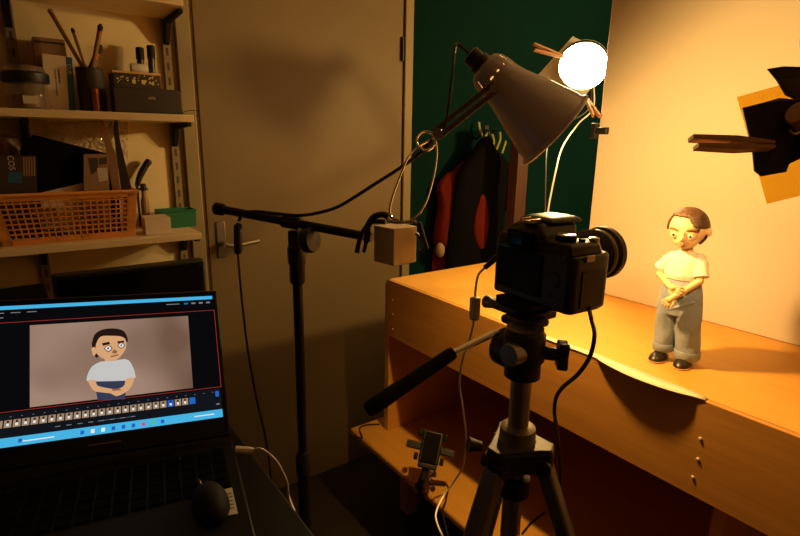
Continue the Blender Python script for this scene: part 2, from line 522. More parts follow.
# --- things on the lower shelf
# orange basket of lattice sides
zb0 = zs3 + .0006
bxa, bxb = xpx(-16, 195, 1.60), xpx(136, 191, 1.60)
zrim = zpx(134, 191, 1.60)
bot = [V((bxa + .02, 1.615, zb0)), V((bxb - .012, 1.615, zb0)), V((bxb - .012, 1.690, zb0)), V((bxa + .02, 1.690, zb0))]
top = [V((bxa, 1.595, zrim)), V((bxb, 1.595, zrim)), V((bxb, 1.700, zrim)), V((bxa, 1.700, zrim))]
t = thing('plastic_basket', 'orange plastic lattice basket full of odds and ends on the lower shelf', 'basket', ((bxa + bxb) / 2, 1.68, zs3))
def bar(mb, a, b, w, nrm, th=.003):
    d = (b - a).normalized(); s = d.cross(nrm).normalized()
    mb.prism([a - s * w / 2 - nrm * th / 2, a + s * w / 2 - nrm * th / 2, b + s * w / 2 - nrm * th / 2, b - s * w / 2 - nrm * th / 2], nrm * th)
names = ('front_lattice', 'side_lattice', 'back_lattice', 'side_lattice')
for s in range(4):
    a0, a1, b0, b1 = bot[s], bot[(s + 1) % 4], top[s], top[(s + 1) % 4]
    nrm = (a1 - a0).cross(b0 - a0).normalized()
    mb = MB()
    nu = 19 if s in (0, 2) else 8
    def q(u, v): return a0.lerp(a1, u).lerp(b0.lerp(b1, u), v)
    for i in range(nu + 1): bar(mb, q(.06 + .88 * i / nu, 0), q(.06 + .88 * i / nu, 1), .0034, nrm)
    for j in range(8): bar(mb, q(0, .12 + .72 * j / 7), q(1, .12 + .72 * j / 7), .0034, nrm)
    for (u0, u1) in ((0, .07), (.93, 1)):
        bar(mb, q((u0 + u1) / 2, 0), q((u0 + u1) / 2, 1), (u1 - u0) * (a1 - a0).length, nrm)
    bar(mb, q(0, .05), q(1, .05), .013, nrm); bar(mb, q(0, .93), q(1, .93), .012, nrm)
    mb.build(names[s], M['orange'], t, smooth=False)
mb = MB()
for s in range(4):
    a, b_ = top[s], top[(s + 1) % 4]
    mb.tube([a, b_], .005, 8)
mb.build('rim', M['orange'], t)
MB().boxr(bot[0].x, bot[1].x, bot[0].y, bot[2].y, zb0, zb0 + .003).build('floor_panel', M['orange'], t)
zi = zb0 + .0045
def card(name, label, cat, pts, y, th, m, bev=.001):
    ps_ = [W(px, py, y) for px, py in pts]
    for p in ps_: p.z = max(p.z, zi + .0006); p.x = max(p.x, bxa + .026)
    b_ = MB().prism(ps_, (0, th, 0))
    o = b_.build(name, m, bevel=bev, smooth=False)
    return tag(o, label, cat)
card('black_case', 'big black slanted case sticking up out of the orange basket', 'case', [(20, 240), (20, 150), (33, 134.5), (117, 156), (122, 240)], 1.664, .018, M['blackcloth'], .002)
pk = card('dark_carton', 'dark carton with white lettering at the left of the basket', 'box', [(-12, 240), (-12, 155), (36, 156), (38, 238)], 1.634, .024, M['darkbrown'])
text('CO5', .018, W(11, 163, 1.6334), (0, 0, -1), (1, 0, 0), M['pale'], pk)
l_ = MB()
for k in range(5): l_.prism([W(23 + k * 2.6, 157, 1.6336), W(24.4 + k * 2.6, 157, 1.6336), W(25 + k * 2.6, 176, 1.6336), W(23.6 + k * 2.6, 176, 1.6336)], (0, .0006, 0))
l_.build('printed_stripes', M['cardb'], pk, smooth=False)
bl = MB().prism([W(8, 172, 1.6336), W(22, 172, 1.6336), W(22, 183, 1.6336), W(8, 183, 1.6336)], (0, .0006, 0)).build('blue_print', M['blue'], pk, smooth=False)
cp = card('picture_card', 'printed picture pack standing at the right inside the basket', 'card', [(84, 230), (83.5, 154), (108, 154), (111, 230)], 1.640, .010, M['cardb'])
mb = MB().prism([W(88, 158, 1.6396), W(98, 158, 1.6396), W(98, 170, 1.6396), W(91, 175, 1.6396)], (0, .0008, 0))
mb.prism([W(99, 158, 1.6396), W(107, 157, 1.6396), W(107, 164, 1.6396), W(99, 165, 1.6396)], (0, .0008, 0))
mb.build('dark_print', M['ink'], cp, smooth=False)
MB().prism([W(97, 168, 1.6395), W(107, 168, 1.6395), W(108, 180, 1.6395), W(99, 182, 1.6395)], (0, .0008, 0)).build('pale_print', M['pale'], cp, smooth=False)
card('white_envelope', 'white folded paper lying across the top of the basket', 'paper', [(40, 193), (66, 187), (86, 182), (88, 230), (42, 230)], 1.6595, .003, M['white'])
mb = MB()
for k in range(40):
    px = 30 + random.random() * 85; py = 205 + random.random() * 35; y = 1.624 + random.random() * .003
    c = W(px, py, y); c.z = max(c.z, zi + .012)
    mb.box(c, (.006 + random.random() * .012, .003, .006 + random.random() * .01), Matrix.Rotation(random.random() * 3, 3, 'Y'))
so = mb.build('loose_scraps', [M['cardb']], smooth=False)
tag(so, 'brown and tan scraps of modelling odds seen through the basket front', 'scraps'); so['kind'] = 'stuff'
# crinkled clear bag behind
mb = MB()
nu, nv = 44, 20
P0, P1, P2, P3 = W(44, 122, 1.775), W(128, 120, 1.775), W(128, 162, 1.775), W(44, 140, 1.775)
gr = [[None] * (nv + 1) for _ in range(nu + 1)]
for i in range(nu + 1):
    for j in range(nv + 1):
        p = P3.lerp(P2, i / nu).lerp(P0.lerp(P1, i / nu), j / nv)
        p = p + V((0, .009 * (noise.noise(V((i * .55, j * .55, 0))) + .6 * noise.noise(V((i * 1.3, j * 1.4, 5)))), 0))
        gr[i][j] = mb.bm.verts.new(p)
for i in range(nu):
    for j in range(nv): mb._face([gr[i][j], gr[i + 1][j], gr[i + 1][j + 1], gr[i][j + 1]])
pb = mb.build('plastic_bag', M['clear'], smooth=False, solid=.0006)
tag(pb, 'crinkled clear plastic bag behind the black case on the lower shelf', 'bag')
# brown pot at far left
pc = V((xpx(2, 150, 1.70), 1.66, zb0))
# blades and tools
def blade(name, label, cat, pts, y, m, th=.003):
    o = MB().prism([W(px, py, y) for px, py in pts], (0, th, 0)).build(name, m, bevel=.0008, smooth=False)
    return tag(o, label, cat)
blade('flat_spatula', 'pale wooden spatula leaning up behind the picture pack', 'spatula', [(100.5, 119.5), (102.5, 120), (109, 138), (117, 156), (121, 200), (114, 200), (105, 145), (101.5, 130)], 1.6535, M['blade'])
blade('long_spatula', 'long dark spatula leaning against the right rim of the basket', 'spatula', [(115, 117.5), (117.5, 120), (120, 140), (126, 165), (131.5, 187), (131, 200), (123, 200), (117, 160), (113.5, 130)], 1.6535, M['darkblade'])
t = thing('knife', 'black handled craft knife standing behind the basket corner', 'knife', (xpx(138, 200, 1.775), 1.775, zs3))
k0, k1 = W(137, 186, 1.775), W(150, 160, 1.775)
MB().tube(bez([k0, W(140, 176, 1.775), W(146, 165, 1.775), k1], 5), [.007, .0075, .008, .0085, .009, .0095, .010, .010, .010, .010, .010, .0105, .0105, .0105, .009, .005], 10).build('handle', M['blackp'], t)
MB().prism([k0 + V((-.004, 0, 0)), k0 + V((.004, 0, 0)), V((k0.x + .002, 1.775, zb0 + .0005)), V((k0.x - .004, 1.775, zb0 + .0005))], (0, .002, 0)).build('blade', M['darkblade'], t, smooth=False)
bb = V((xpx(146, 215, 1.745), 1.745, zs3 + .0006))
t = thing('glue_bottle', 'small dark bottle with a black cap behind the white carton', 'bottle', bb)
hb = zpx(147, 190, 1.745) - bb.z
MB().lathe([(.010, 0), (.0115, .003), (.0115, hb * .7), (.007, hb * .85), (.007, hb)], bb, ZUP, 18).build('bottle', M['brown'], t)
MB().lathe([(.0125, 0), (.0125, .006), (.008, .008), (.008, .018), (.006, .02)], bb + V((0, 0, hb)), ZUP, 18).build('cap', M['blackp'], t)
wx0, wx1 = xpx(146, 235, 1.605), xpx(172, 235, 1.605)
t = thing('white_carton', 'small white cardboard box on the lower shelf beside the basket', 'box', ((wx0 + wx1) / 2, 1.63, zs3))
zw = zpx(158, 218.5, 1.605)
MB().boxr(wx0, wx1, 1.605, 1.655, zb0, zw).build('carton', M['white'], t, bevel=.001)
MB().prism([(wx0, 1.605, zw + .0006), (wx1, 1.605, zw + .0006), (wx1 - .006, 1.655, zw + .004), (wx0 + .002, 1.655, zw + .0035)], (0, 0, .001)).build('lid_flap', M['white'], t, smooth=False)
gx0, gx1 = xpx(159, 220, 1.70), xpx(197, 220, 1.70)
t = thing('green_tray', 'shallow green plastic tray at the right end of the lower shelf', 'tray', ((gx0 + gx1) / 2, 1.72, zs3))
gz0, gz1 = zb0, zpx(180, 210, 1.70)
mb = MB()
mb.prism([(gx0 + .006, 1.70, gz0), (gx1 - .003, 1.70, gz0), (gx1, 1.698, gz1), (gx0, 1.698, gz1)], (0, .003, 0))
mb.boxr(gx0 + .005, gx1 - .003, 1.703, 1.765, gz0, gz0 + .003); mb.boxr(gx0 + .002, gx0 + .006, 1.703, 1.765, gz0 + .003, gz1); mb.boxr(gx1 - .005, gx1 - .002, 1.703, 1.765, gz0 + .003, gz1); mb.boxr(gx0 + .006, gx1 - .005, 1.762, 1.765, gz0 + .003, gz1)
mb.build('tray', M['greenp'], t, bevel=.001, smooth=False)
MB().boxr(gx0 + .001, gx1 + .001, 1.6945, 1.6975, gz1 - .004, gz1).build('rim', M['greenp'], t, bevel=.0008)
# brown pot on the carton at the far left
pc = V((xpx(4, 152, 1.74), 1.746, zb0))
mb = MB().lathe([(.024, 0), (.027, .004), (.030, .15), (.035, .19), (.038, .235), (.035, .262), (.024, .27)], pc, ZUP, 28)
tag(mb.build('brown_pot', M['brown']), 'round brown pot at the far left behind the dark carton', 'pot')

# ================================================================== DESK, LAPTOP, MONITOR
S = .215 / .194
BRd, yaw, lroll, tilt = .71302741 * S, -.20416383, -.05413859, .833035
BR = D(223, 417, BRd)
hh = V((math.cos(yaw) * math.cos(lroll), math.sin(yaw) * math.cos(lroll), math.sin(lroll)))
n0 = hh.cross(ZUP).normalized()
u0 = hh.cross(-n0)
if u0.z < 0: u0 = -u0
vv = math.cos(tilt) * u0 - math.sin(tilt) * n0
nn = hh.cross(vv).normalized()
if nn.dot(CAM - BR) < 0: nn = -nn
def scr(px, py):
    r = ray(px, py); tt = (BR - CAM).dot(nn) / r.dot(nn); q = CAM + tt * r - BR
    return q.dot(hh), q.dot(vv)
def sp(u, v, off=0.): return BR + u * hh + v * vv + off * nn
SH, SW = .194 * S, .345 * S
hinge = sp(.008, -.03)
zdeck = hinge.z - .004
zdesk = zdeck - .024
dx1 = .235
t = thing('desk', 'black desk the laptop stands on', 'desk', (-.3, .75, 0))
MB().boxr(-1.1, dx1, -.2, 1.40, zdesk - .03, zdesk).build('desktop', M['desk'], t, bevel=.003)
for (lx, ly) in ((-1.05, -.15), (.19, -.15), (-1.05, 1.35), (.19, 1.35)):
    MB().boxr(lx - .025, lx + .025, ly - .025, ly + .025, 0, zdesk - .03).build('leg', M['desk'], t, bevel=.003)

lap = thing('laptop', 'open black laptop showing the animation program at the lower left', 'laptop', V((BR.x - .19, BR.y - .1, zdesk)))
# lid
Lz = MB()
o4 = [sp(-SW - .008, -.028, -.0008), sp(.008, -.028, -.0008), sp(.008, SH + .010, -.0008), sp(-SW - .008, SH + .010, -.0008)]
Lz.prism(o4, -nn * .008)
lid = Lz.build('lid', M['laptop'], lap, bevel=.002)
MB().prism([sp(-SW - .0085, SH + .0105, .0004), sp(.0085, SH + .0105, .0004), sp(.0085, SH + .0095, .0004), sp(-SW - .0085, SH + .0095, .0004)], -nn * .002).build('lid_rim', M['alu'], lid, smooth=False)
# screen picture
def emi(name, c, s=1.):
    m = bpy.data.materials.new(name); m.use_nodes = True
    nt = m.node_tree; nt.nodes.remove(nt.nodes['Principled BSDF'])
    e = nt.nodes.new('ShaderNodeEmission'); e.inputs['Color'].default_value = (*c, 1); e.inputs['Strength'].default_value = s
    nt.links.new(e.outputs[0], nt.nodes['Material Output'].inputs['Surface'])
    return m
def srgb(r, g, b_): return tuple(((x / 255 + .055) / 1.055) ** 2.4 if x > 10 else x / 255 / 12.92 for x in (r, g, b_))
def emi_photo():
    m = emi('screen studio picture', (1, 1, 1))
    nt = m.node_tree; e = [n for n in nt.nodes if n.type == 'EMISSION'][0]
    tcn = nt.nodes.new('ShaderNodeTexCoord'); ns = nt.nodes.new('ShaderNodeTexNoise'); ns.inputs['Scale'].default_value = 9; ns.inputs['Detail'].default_value = 1
    rp = nt.nodes.new('ShaderNodeValToRGB')
    rp.color_ramp.elements[0].position = .3; rp.color_ramp.elements[0].color = (*srgb(112, 84, 68), 1)
    rp.color_ramp.elements[1].position = .7; rp.color_ramp.elements[1].color = (*srgb(160, 130, 112), 1)
    nt.links.new(tcn.outputs['Object'], ns.inputs['Vector']); nt.links.new(ns.outputs['Fac'], rp.inputs['Fac']); nt.links.new(rp.outputs[0], e.inputs['Color'])
    return m
SCM = [emi('screen black', srgb(9, 8, 10)), emi('screen bar blue', srgb(70, 178, 226)), emi_photo(), emi('screen red line', srgb(150, 48, 38)),
       emi('screen hair', srgb(38, 22, 18)), emi('screen skin', srgb(214, 162, 116)), emi('screen shirt', srgb(196, 194, 190)), emi('screen trousers', srgb(52, 58, 84)),
       emi('screen text', srgb(120, 125, 135)), emi('screen thumb', srgb(160, 132, 105)), emi('screen panel', srgb(18, 20, 26)), emi('screen deep blue', srgb(36, 96, 190)),
       emi('screen white', srgb(225, 235, 240)), emi('screen skin shade', srgb(150, 98, 66)), emi('screen green', srgb(90, 190, 110)), emi('screen pink', srgb(205, 80, 130)), emi('screen glow', srgb(172, 145, 130))]
sm = MB()
lay = [0.]
def L_(mi, uv, off):
    sm.mi = mi
    sm.poly([sp(u, v, off) for u, v in uv])
def rect(mi, u0_, u1_, v0_, v1_, off): L_(mi, [(u0_, v0_), (u1_, v0_), (u1_, v1_), (u0_, v1_)], off)
def pp(mi, pts, off, k=1):              # smooth outline given on the screen picture
    uv = [scr(*p) for p in pts]
    if k > 1:
        q = bez([V((u, v, 0)) for u, v in uv + uv[:1]], k)[:-1]
        uv = [(p.x, p.y) for p in q]
    L_(mi, uv, off)
e = .00025
rect(0, -SW, 0, 0, SH, e)
rect(1, -SW, 0, SH - .0065, SH, 2 * e)
rect(10, -SW, 0, .0125, .046, 2 * e)
rect(1, -SW, 0, 0, .0125, 3 * e)
pu0, pv1 = scr(29.9, 325.5); pu1, _ = scr(188, 316); _, pv0 = scr(193, 388)
pp(2, [(29.9, 325.5), (188, 316), (193, 388), (29.9, 407.5)], 2 * e)
# soft bright swirl at the right of the picture
for k, (cx_, cy_, rx_, ry_) in enumerate([(171, 340, 16, 14), (180, 334, 8, 12)]):
    pass
ru1 = scr(218, 350)[0]; rv1 = scr(150, 314.5)[1]; rv0 = pv0 - .004
for (a, b_, c, d_) in ((-SW, ru1, rv1, rv1 + .0009), (-SW, ru1, rv0, rv0 + .0009), (ru1 - .0009, ru1, rv0, rv1)): rect(3, a, b_, c, d_, 3 * e)
def z3(pts): return [(x / 2.68, 260 + y / 2.68) for x, y in pts]
# puppet in the picture
pp(4, z3([(246, 225), (254, 200), (275, 187), (305, 184), (330, 190), (341, 207), (339, 222), (300, 215), (275, 222), (262, 262), (250, 250)]), 3 * e, 3)
pp(5, z3([(258, 225), (270, 206), (300, 204), (325, 206), (337, 215), (338, 235), (326, 256), (308, 270), (285, 268), (266, 258), (256, 245)]), 4 * e, 3)
pp(5, z3([(245, 238), (254, 234), (258, 250), (250, 258)]), 4 * e, 2)
pp(5, z3([(282, 262), (305, 262), (306, 276), (280, 276)]), 3 * e)
pp(4, z3([(273, 224), (292, 220), (296, 226), (276, 231)]), 5 * e)
pp(4, z3([(314, 219), (332, 217), (334, 222), (316, 225)]), 5 * e)
for (x, y, r) in ((290, 238, 10), (325, 230, 9)):
    pp(13, z3([(x - r * 1.2, y), (x, y - r), (x + r * 1.2, y), (x, y + r)]), 5 * e, 3)
    pp(12, z3([(x - r * .8, y), (x, y - r * .65), (x + r * .8, y), (x, y + r * .65)]), 6 * e, 3)
    pp(4, z3([(x - r * .3, y), (x, y - r * .35), (x + r * .3, y), (x, y + r * .35)]), 7 * e, 2)
pp(13, z3([(306, 240), (315, 246), (310, 252), (300, 249)]), 5 * e, 2)
pp(13, z3([(296, 258), (318, 253), (317, 257), (298, 262)]), 5 * e)
pp(6, z3([(248, 285), (270, 273), (300, 272), (335, 266), (352, 278), (364, 316), (340, 320), (336, 324), (258, 326), (254, 322), (232, 325), (238, 300)]), 4 * e, 2)
pp(7, z3([(258, 326), (336, 322), (337, 360), (334, 374), (262, 376), (257, 350)]), 3 * e)
pp(5, z3([(235, 324), (254, 322), (262, 338), (300, 346), (320, 345), (334, 336), (338, 320), (360, 316), (352, 340), (336, 356), (312, 366), (296, 358), (258, 354), (244, 342)]), 5 * e, 2)
pp(13, z3([(300, 346), (322, 346), (326, 350), (302, 352)]), 6 * e)
# timeline thumbnails
tv0, tv1 = .0262, .0365
n_th = 34
uR = scr(506 / 2.68, 260 + 385 / 2.68)[0]; uL = -SW; du = (uR - uL) / n_th
for k in range(n_th):
    a = uL + k * du
    mi = 11 if k in (n_th - 3,) else 9
    rect(mi, a + du * .08, a + du * .92, tv0, tv1, 4 * e)
    rect(4, a + du * .38, a + du * .62, tv0 + .006, tv1 - .001, 5 * e)
    rect(12, a + du * .36, a + du * .64, tv0 + .002, tv0 + .0055, 5 * e)
rect(11, uR + du * .1, uR + du * .95, tv0, tv1, 4 * e)
for k in range(30):
    a = -SW + k * SW / 30; rect(8, a, a + .002, .0405, .0412, 4 * e)
rect(11, -.315, -.30, .0395, .0430, 4 * e)
for k in range(8): rect(8, -.215 + k * .013, -.209 + k * .013, .0185, .0195, 4 * e)
rect(8, -.165, -.125, .0188, .0192, 4 * e)
for k, mi in enumerate((11, 12, 12, 11, 11, 11, 15, 14, 11)): rect(mi, -.185 + k * .0125, -.1805 + k * .0125, .003, .0085, 4 * e)
rect(12, -.25, -.215, .0045, .006, 4 * e); rect(12, -.04, -.012, .0055, .007, 4 * e); rect(11, -.255, -.251, .004, .009, 4 * e)
for k in range(6): rect(8, -SW + .02 + k * .02, -SW + .032 + k * .02, SH - .013, SH - .0117, 4 * e)
for k in range(2): rect(8, -SW + .005 + k * .05, -SW + .042 + k * .05, SH - .021, SH - .0195, 4 * e)
rect(8, -.072, -.052, SH - .0135, SH - .0122, 4 * e)
for k in range(4): rect(11 if k == 0 else 8, -.045 + k * .0115, -.039 + k * .0115, SH - .0145, SH - .0115, 4 * e)
rect(8, -.008, -.003, .02, .022, 4 * e); rect(11, -.008, -.003, .033, .042, 4 * e)
scn = sm.build('screen', SCM, lap, smooth=False)
MB().prism([sp(-.175, -.014, 0), sp(-.135, -.014, 0), sp(-.135, -.0125, 0), sp(-.175, -.0125, 0)], nn * .0002).build('logo_mark', M['alu'], lap, smooth=False)
# base deck
fwd = V((-n0.x, -n0.y, 0)).normalized()
if fwd.dot(CAM - BR) < 0: fwd = -fwd
hx_ = V((hh.x, hh.y, 0)).normalized()
HB = V((hinge.x, hinge.y, 0))
def dp(u, w, z): return HB + hx_ * u + fwd * w + V((0, 0, z))
mb = MB().prism([dp(.002, .0, zdesk + .0006), dp(-SW - .02, .0, zdesk + .0006), dp(-SW - .02, .26, zdesk + .0006), dp(.002, .26, zdesk + .0006)], (0, 0, zdeck - zdesk - .002))
mb.build('deck', M['laptop'], lap, bevel=.003)
MB().tube([dp(-.04, -.002, zdeck - .006), dp(-SW + .02, -.002, zdeck - .006)], .006, 12).build('hinge', M['laptop'], lap)
kb = MB()
Rk = frame(hx_, fwd, ZUP)
for r_ in range(5):
    for c_ in range(18): kb.box(dp(-.022 - c_ * .0196, .03 + r_ * .0195, zdeck + .0002), (.0165, .0165, .002), Rk)
ko = kb.build('keyboard', M['key'], lap, bevel=.0004, smooth=False)
MB().box(dp(-.2, .195, zdeck - .0012), (.11, .07, .001), Rk).build('touchpad', M['key'], lap, smooth=False)
gl = MB()
for k in range(9): gl.box(dp(-.085 + k * .0036, .024, zdeck - .0008), (.0016, .0016, .0008), Rk)
gl.build('status_lights', M['pale'], lap, smooth=False)
# mouse and paper slip on the palm rest
ms = at(211, 507, 'z', zdeck - .001)
t = thing('computer_mouse', 'black computer mouse resting on the laptop palm rest', 'mouse', (ms.x, ms.y, zdeck - .0014))
def mfn(u, p): return V((p.x, p.y, max(p.z, 0)))
MB().ell((ms.x, ms.y, zdeck + .0016), (.021, .036, .024), rotz(yaw + .15), 24, 16, mfn).build('shell', M['rubber'], t)
MB().ell((ms.x - .005, ms.y + .024, zdeck + .018), (.0025, .007, .006), rotz(yaw + .15)).build('wheel', M['alu'], t)
q0, q1, q2, q3 = [at(px, py, 'z', zdeck - .0011) for px, py in ((222, 490), (232, 488), (238, 514), (215, 518))]
ps = MB().prism([q0, q1, q2, q3], (0, 0, .0006)).build('paper_slip', M['pale'], smooth=False)
tag(ps, 'small printed paper slip lying beside the black mouse', 'paper')
mb = MB()
for k in range(5):
    f0 = .2 + k * .14
    a, b_ = q1.lerp(q2, f0), q0.lerp(q3, f0)
    mb.prism([a.lerp(b_, .15) + V((0, 0, .0007)), a.lerp(b_, .75) + V((0, 0, .0007)), a.lerp(b_, .75) + V((.001, -.002, .0007)), a.lerp(b_, .15) + V((.001, -.002, .0007))], (0, 0, .0002))
mb.build('print', M['ink'], ps, smooth=False)
# USB plug and white cable on the laptop's right side
pl0, pl1 = D(236, 449.5, BRd * .955), D(252, 450.5, BRd * .955)
t = thing('usb_cable', 'white USB cable plugged into the right side of the laptop', 'cable', (pl0.x, pl0.y, zdesk))
MB().tube([pl0, pl0.lerp(pl1, .85), pl1 + V((.003, 0, 0))], [.0055, .0055, .003], 8).build('plug', M['wcable'], t)
cpts = [pl1, D(262, 449, .75), D(277, 462, .77), D(287, 482, .80), D(289, 497, .83)]
cpts += [D(296, 515, .80), D(301, 530, .78), D(302, 560, .80), D(300, 640, .86)]
MB().tube(bez(cpts, 8), .0016, 8).build('cord', M['wcable'], t)
# switched off monitor behind
ym = 1.12
m0, m1, mz1 = W(52, 280, ym).x, W(206, 280, ym).x, W(130, 268, ym).z
t = thing('monitor', 'dark switched off monitor standing behind the laptop', 'monitor', ((m0 + m1) / 2, ym + .03, zdesk))
MB().boxr(m0, m1, ym, ym + .03, zdesk + .02, mz1).build('housing', M['blackp'], t, bevel=.004)
MB().boxr(m0 + .008, m1 - .008, ym - .0012, ym - .0002, zdesk + .035, mz1 - .008).build('display', M['glassdark'], t)
MB().boxr((m0 + m1) / 2 - .02, (m0 + m1) / 2 + .02, ym + .031, ym + .05, zdesk + .009, mz1 - .08).build('neck', M['blackp'], t, bevel=.003)
MB().boxr((m0 + m1) / 2 - .1, (m0 + m1) / 2 + .1, ym - .04, ym + .1, zdesk + .0006, zdesk + .008).build('foot', M['blackp'], t, bevel=.003)
# folded dark cloth at the far left behind the laptop
fx0, fx1 = W(-30, 330, 1.0).x, W(50, 330, 1.0).x
mb = MB().prism([(fx0, 1.0, zdesk + .0006), W(-30, 303, 1.0), W(0, 303, 1.0), W(26, 299, 1.0), W(48, 296, 1.0), (fx1, 1.0, zdesk + .0006)], (0, .10, 0))
cl = mb.build('folder_stack', M['blackcloth'], smooth=False, bevel=.004)
tag(cl, 'low dark folder box behind the left side of the laptop', 'box')

# ================================================================== WORK BENCH
ZT, XF, YE, XB = .95, .972, 1.415, 1.76
TH = .022
bench = thing('work_bench', 'orange varnished wooden bench whose top carries the puppet and backdrop', 'bench', (1.37, .4, .38))
# bent board: end panel, rounded corner and top in one
outer, inner = [], []
rc_ = .032
outer.append((YE, .3806)); inner.append((YE - TH, .3806))
for k in range(9):
    a = PI / 2 * k / 8
    outer.append((YE - rc_ + rc_ * math.cos(a), ZT - rc_ + rc_ * math.sin(a)))
    ri = rc_ - TH
    inner.append((YE - rc_ + ri * math.cos(a), ZT - rc_ + ri * math.sin(a)))
outer.append((-1.0, ZT)); inner.append((-1.0, ZT - TH))
prof = outer + inner[::-1]
mb = MB()
mb.mi = 0
# sides as quads so the bent outline stays clean
A_ = [mb.bm.verts.new((XF, y, z)) for y, z in outer]; B_ = [mb.bm.verts.new((XF, y, z)) for y, z in inner]
C_ = [mb.bm.verts.new((XB, y, z)) for y, z in outer]; D_ = [mb.bm.verts.new((XB, y, z)) for y, z in inner]
for i in range(len(outer) - 1):
    mb._face([A_[i], A_[i + 1], C_[i + 1], C_[i]]); mb._face([B_[i], B_[i + 1], D_[i + 1], D_[i]])
    mb.mi = 1
    mb._face([A_[i], A_[i + 1], B_[i + 1], B_[i]]); mb._face([C_[i], C_[i + 1], D_[i + 1], D_[i]])
    mb.mi = 0
mb._face([A_[0], C_[0], D_[0], B_[0]]); mb._face([A_[-1], C_[-1], D_[-1], B_[-1]])
mb.build('top_board', [M['wood'], M['edge']], bench, angle=50)
ZA = .756
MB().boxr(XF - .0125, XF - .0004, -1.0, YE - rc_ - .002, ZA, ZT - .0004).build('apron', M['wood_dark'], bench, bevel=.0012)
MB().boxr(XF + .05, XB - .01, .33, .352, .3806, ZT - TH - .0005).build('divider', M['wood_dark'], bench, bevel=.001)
MB().boxr(XB - .02, XB - .002, -1.0, YE - TH - .0005, .3806, ZT - TH - .0005).build('back_panel', M['darkbrown'], bench)  # dark colour puts in the shade under the bench; panel also stops lamp light
for px, py in ((393, 300), (393, 314), (393, 329), (700.5, 438.5), (698, 459), (693, 477)):
    p = at(px, py, 'x', XF - .0125)
    MB().lathe([(.0028, -.0005), (.0035, .001), (.002, .0028)], p, (-1, 0, 0), 12).build('screw_cap', M['wcable'], bench)
low = thing('low_platform', 'low wooden platform under the bench with the phone holder on its edge', 'platform', (1.35, .3, 0))
ZL = .38; XL = .872; YL = 1.49
MB().boxr(XL, 1.77, -1.0, YL, ZL - .026, ZL).build('board', M['wood'], low, bevel=.008, bseg=3)
for lx, ly in ((1.08, 1.40), (1.72, 1.40), (1.08, -.9), (1.72, -.9)):
    MB().boxr(lx - .025, lx + .025, ly - .025, ly + .025, 0, ZL - .0262).build('leg', M['wood_dark'], low, bevel=.003)
# torn white paper tape along the front edge
mb = MB()
pts_t = []
ys = [at(545, 331, 'z', ZT).y + .01, at(722, 391, 'z', ZT).y]
nseg = 22
top_v, bot_v = [], []
for k in range(nseg + 1):
    f = k / nseg
    y = ys[0] + (ys[1] - ys[0]) * f
    w = (.007 + .005 * math.sin(PI * min(1, f * 1.15 + .05))) * (1 + .25 * noise.noise(V((f * 9, 0, 0)))) * (1 if f < .93 else (1.02 - f) * 11)
    lift = .0015 + .0035 * max(0, math.sin(PI * f * 1.3)) + .0015 * noise.noise(V((f * 6, 3, 0)))
    x0_ = XF - .014 - .022 * max(0, math.sin(PI * min(1, max(0, (f - .46) / .50)))) ** .7
    pts_t.append(((x0_, y, ZT + lift * .5 + .0012), (x0_ * .5 + (XF + w) * .5, y, ZT + lift), (XF + w, y, ZT + .0010)))
rows = [[mb.bm.verts.new(p) for p in r_] for r_ in pts_t]
for i in range(nseg):
    for j in range(2): mb._face([rows[i][j], rows[i + 1][j], rows[i + 1][j + 1], rows[i][j + 1]])
tp = mb.build('paper_tape', M['tape'], solid=.0006)
tag(tp, 'torn strip of white paper tape along the front edge of the bench top', 'tape')
# backdrop
XBD = 1.42
bd = MB().boxr(XBD, XBD + .012, -.75, .957, ZT + .001, 2.05).build('backdrop_board', M['board'], bevel=.0015)
tag(bd, 'tall cream backdrop board standing on the bench behind the puppet', 'board')
bd['kind'] = 'thing'
# ================================================================== PUPPET
PB = V((1.095, .5, ZT + .0006))
pa = math.radians(188)
PF = V((math.cos(pa), math.sin(pa), 0)); PS = V((-math.sin(pa), math.cos(pa), 0))
def L(s, f, z): return PB + s * PS + f * PF + V((0, 0, z))
RP = frame(PS, PF, ZUP)
if RP.determinant() < 0: RP = frame(PS, PF, ZUP)
pup = thing('puppet', 'small clay puppet of a person in cream shirt and grey trousers, hands folded', 'puppet', PB)
def loft(mb, lv, seg=28, wob=0., wf=5, seedz=0.):
    rings = []
    for (cs, cf, z, rs, rf) in lv:
        ring = []
        for k in range(seg):
            a = 2 * PI * k / seg
            w = 1 + wob * noise.noise(V((math.cos(a) * wf * .3, math.sin(a) * wf * .3, z * 60 + seedz)))
            ring.append(mb.bm.verts.new(L(cs + rs * w * math.cos(a), cf + rf * w * math.sin(a), z)))
        rings.append(ring)
    for i in range(len(rings) - 1):
        for k in range(seg): mb._face([rings[i][k], rings[i][(k + 1) % seg], rings[i + 1][(k + 1) % seg], rings[i + 1][k]])
    mb._face(rings[0][::-1]); mb._face(rings[-1])
    return mb
def EL(mb, s, f, z, r, R=None): return mb.ell(L(s, f, z), r, RP if R is None else RP @ R, 24, 16)
HC = (-.009, .002, .2855)
b = MB()
EL(b, *HC, (.0345, .034, .0365))
EL(b, -.0075, .012, .2635, (.024, .0215, .0185))
EL(b, -.007, .02, .2535, (.012, .011, .0085))
EL(b, -.0062, .0395, .2668, (.0052, .0085, .0062))
EL(b, -.0062, .034, .274, (.0036, .006, .010))
EL(b, .0288, -.002, .281, (.0050, .0064, .0095)); EL(b, -.0448, -.004, .279, (.0042, .0062, .0088))
for es in (-.0245, .0065):
    EL(b, es, .0262, .2728, (.0088, .0072, .0082)); EL(b, es, .0292, .2778, (.0064, .0054, .0024)); EL(b, es, .0292, .2684, (.0062, .0048, .0020))
b.caps([L(-.004, -.002, .225), L(-.007, .002, .258)], [.012, .0105])
